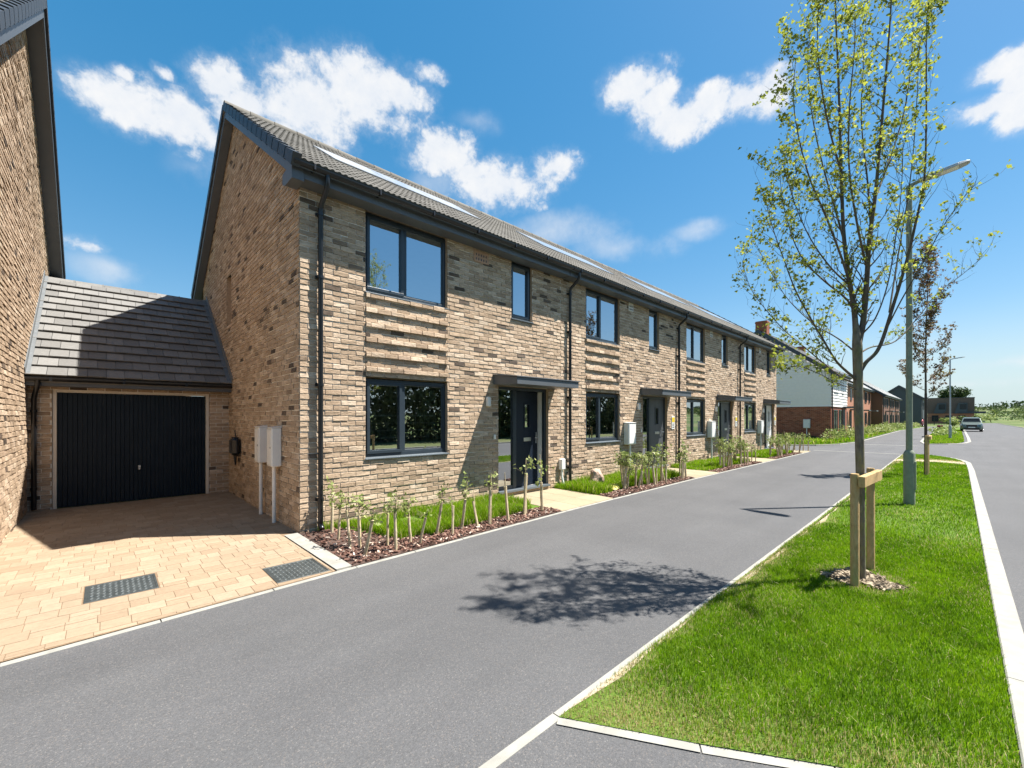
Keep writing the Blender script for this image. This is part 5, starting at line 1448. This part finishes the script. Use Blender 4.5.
hz=N(nt,'ShaderNodeMapRange'); hz.interpolation_type='SMOOTHSTEP'; hz.inputs['From Min'].default_value=.20; hz.inputs['From Max'].default_value=-.01; hz.inputs['To Max'].default_value=.85; L(nt,sp0.outputs[2],hz.inputs['Value'])
L(nt,mixc(nt,hs2.outputs[0],(1.95,2.5,2.72),hz.outputs[0]),bg.inputs[0])
tc=N(nt,'ShaderNodeTexCoord'); sep=N(nt,'ShaderNodeSeparateXYZ'); L(nt,tc.outputs['Generated'],sep.inputs[0])
nz=N(nt,'ShaderNodeTexNoise'); nz.inputs['Scale'].default_value=7.; nz.inputs['Detail'].default_value=9; nz.inputs['Roughness'].default_value=.58; L(nt,tc.outputs['Generated'],nz.inputs['Vector'])
nz2=N(nt,'ShaderNodeTexNoise'); nz2.inputs['Scale'].default_value=26.; nz2.inputs['Detail'].default_value=8; nz2.inputs['Roughness'].default_value=.6; L(nt,tc.outputs['Generated'],nz2.inputs['Vector'])
az=mathn(nt,'ARCTAN2',sep.outputs[1],sep.outputs[0]); el=mathn(nt,'ARCSINE',sep.outputs[2])
w1=N(nt,'ShaderNodeSeparateColor'); L(nt,nz.outputs['Color'],w1.inputs[0])
az=mathn(nt,'ADD',az,mathn(nt,'MULTIPLY',mathn(nt,'SUBTRACT',w1.outputs[0],.5),.10)); el=mathn(nt,'ADD',el,mathn(nt,'MULTIPLY',mathn(nt,'SUBTRACT',w1.outputs[1],.5),.06))
CL=[(1.546,.497,.062,.032,1),(1.463,.508,.074,.04,1),(1.401,.581,.048,.027,1),(1.485,.566,.017,.01,.9),(1.555,.537,.018,.011,.8),(1.36,.551,.077,.044,1),(1.251,.575,.105,.067,1),(1.14,.616,.115,.056,1),(1.054,.629,.057,.03,1),(1.44,.461,.038,.024,.7),(1.171,.658,.045,.019,.9),(1.009,.667,.045,.014,.7),(.975,.546,.068,.034,1),(.836,.499,.108,.043,1),(.705,.532,.051,.028,.8),(.906,.52,.07,.025,.9),(.533,.645,.061,.032,1),(.49,.608,.047,.027,1),(.448,.571,.062,.028,1),(.382,.584,.066,.025,1),(.307,.579,.054,.025,1),(.254,.576,.041,.031,1),(-.046,.492,.033,.017,1),(-.03,.447,.036,.015,1),(-.061,.426,.024,.023,1),(-.056,.465,.02,.024,1),(1.583,.273,.034,.016,.75),
    (-1.2,.6,.2,.08,.9),(-2.0,.5,.25,.07,.9),(2.4,.5,.2,.07,.9),(3.0,.4,.2,.06,.9),(-2.8,.65,.2,.08,.9)]
acc=None
for (a,e,ra,re,wt) in CL:
    dx=mathn(nt,'MULTIPLY',mathn(nt,'SUBTRACT',az,a),1/(ra*1.75)); dy=mathn(nt,'MULTIPLY',mathn(nt,'SUBTRACT',el,e),1/(re*1.75))
    q=mathn(nt,'ADD',mathn(nt,'MULTIPLY',dx,dx),mathn(nt,'MULTIPLY',dy,dy))
    v=mathn(nt,'MULTIPLY',mathn(nt,'SUBTRACT',1.,mathn(nt,'SQRT',q),True),wt)
    acc=v if acc is None else mathn(nt,'MAXIMUM',acc,v)
nz3=N(nt,'ShaderNodeTexNoise'); nz3.inputs['Scale'].default_value=70.; nz3.inputs['Detail'].default_value=6; nz3.inputs['Roughness'].default_value=.65; nz3.inputs['Distortion'].default_value=.6; L(nt,tc.outputs['Generated'],nz3.inputs['Vector'])
nn=mathn(nt,'ADD',mathn(nt,'MULTIPLY',nz.outputs['Fac'],.42),mathn(nt,'ADD',mathn(nt,'MULTIPLY',nz2.outputs['Fac'],.42),mathn(nt,'MULTIPLY',nz3.outputs['Fac'],.16)))
def band(x,a,b):
    r=N(nt,'ShaderNodeMapRange'); r.interpolation_type='SMOOTHSTEP'; r.inputs['From Min'].default_value=a; r.inputs['From Max'].default_value=b; L(nt,x,r.inputs['Value']); return r.outputs[0]
dens_=mathn(nt,'ADD',mathn(nt,'MULTIPLY',acc,1.6),mathn(nt,'MULTIPLY',mathn(nt,'SUBTRACT',nn,.5),4.2))
solid=mathn(nt,'MULTIPLY',band(dens_,.35,1.15),band(acc,.0,.28))
wisp=mathn(nt,'MULTIPLY',band(mathn(nt,'ADD',acc,mathn(nt,'MULTIPLY',mathn(nt,'SUBTRACT',nn,.5),2.4)),.0,.9),mathn(nt,'MULTIPLY',band(acc,.0,.35),.45))
VEIL=[(.72,.405,.24,.062,.75),(.56,.365,.16,.05,.7),(1.565,.246,.08,.042,.85),(.40,.385,.10,.03,.5),(-.003,.052,.11,.016,.7),(-.07,.085,.10,.018,.6),(.03,.125,.07,.015,.4),(1.44,.44,.08,.05,.55),(1.0,.50,.14,.06,.35),(.9,.60,.10,.03,.3)]
vac=None
for (a,e,ra,re,wt) in VEIL:
    dx=mathn(nt,'MULTIPLY',mathn(nt,'SUBTRACT',az,a),1/ra); dy=mathn(nt,'MULTIPLY',mathn(nt,'SUBTRACT',el,e),1/re)
    v=mathn(nt,'MULTIPLY',mathn(nt,'SUBTRACT',1.,mathn(nt,'SQRT',mathn(nt,'ADD',mathn(nt,'MULTIPLY',dx,dx),mathn(nt,'MULTIPLY',dy,dy))),True),wt)
    vac=v if vac is None else mathn(nt,'MAXIMUM',vac,v)
vn=mathn(nt,'ADD',vac,mathn(nt,'MULTIPLY',mathn(nt,'SUBTRACT',nz.outputs['Fac'],.5),1.6))
veil=mathn(nt,'MULTIPLY',mathn(nt,'MULTIPLY',band(vn,.0,.95),band(vac,.0,.3)),.62)
alpha=mathn(nt,'MULTIPLY',mathn(nt,'MAXIMUM',mathn(nt,'MAXIMUM',solid,wisp),veil),.95)
cb=N(nt,'ShaderNodeBackground'); ccol=ramp(nt,nn,[(.35,(.80,.86,.95)),(.62,(1,1,1))]); L(nt,ccol,cb.inputs[0]); cb.inputs[1].default_value=.385
mx=N(nt,'ShaderNodeMixShader'); L(nt,alpha,mx.inputs[0]); L(nt,bg.outputs[0],mx.inputs[1]); L(nt,cb.outputs[0],mx.inputs[2])
ow=N(nt,'ShaderNodeOutputWorld'); L(nt,mx.outputs[0],ow.inputs[0])

sl=bpy.data.lights.new('sun','SUN'); sl.energy=5.0; sl.angle=math.radians(.53); sl.color=(1,.955,.89)
so=bpy.data.objects.new('sun',sl); COL.objects.link(so); so.rotation_euler=(-SUN).to_track_quat('-Z','Y').to_euler(); so.location=SUN*60

cam=bpy.data.cameras.new('camera'); co=bpy.data.objects.new('camera',cam); COL.objects.link(co)
cam.sensor_fit='HORIZONTAL'; cam.sensor_width=36; cam.lens=36*425.6/1024; cam.shift_y=(417-384)/1024
cam.clip_start=.05; cam.clip_end=4000
co.location=(0,0,1.6); co.rotation_euler=(PI/2,0,-(PI/2-math.radians(46.28)))
sc.camera=co
vs_=sc.view_settings; vs_.view_transform='Standard'; vs_.look='None'; vs_.exposure=1.36; vs_.gamma=1; vs_.use_curve_mapping=False
sc.cycles.max_bounces=8; sc.cycles.transparent_max_bounces=12; sc.cycles.caustics_reflective=False; sc.cycles.caustics_refractive=False
sc.cycles.use_denoising=True
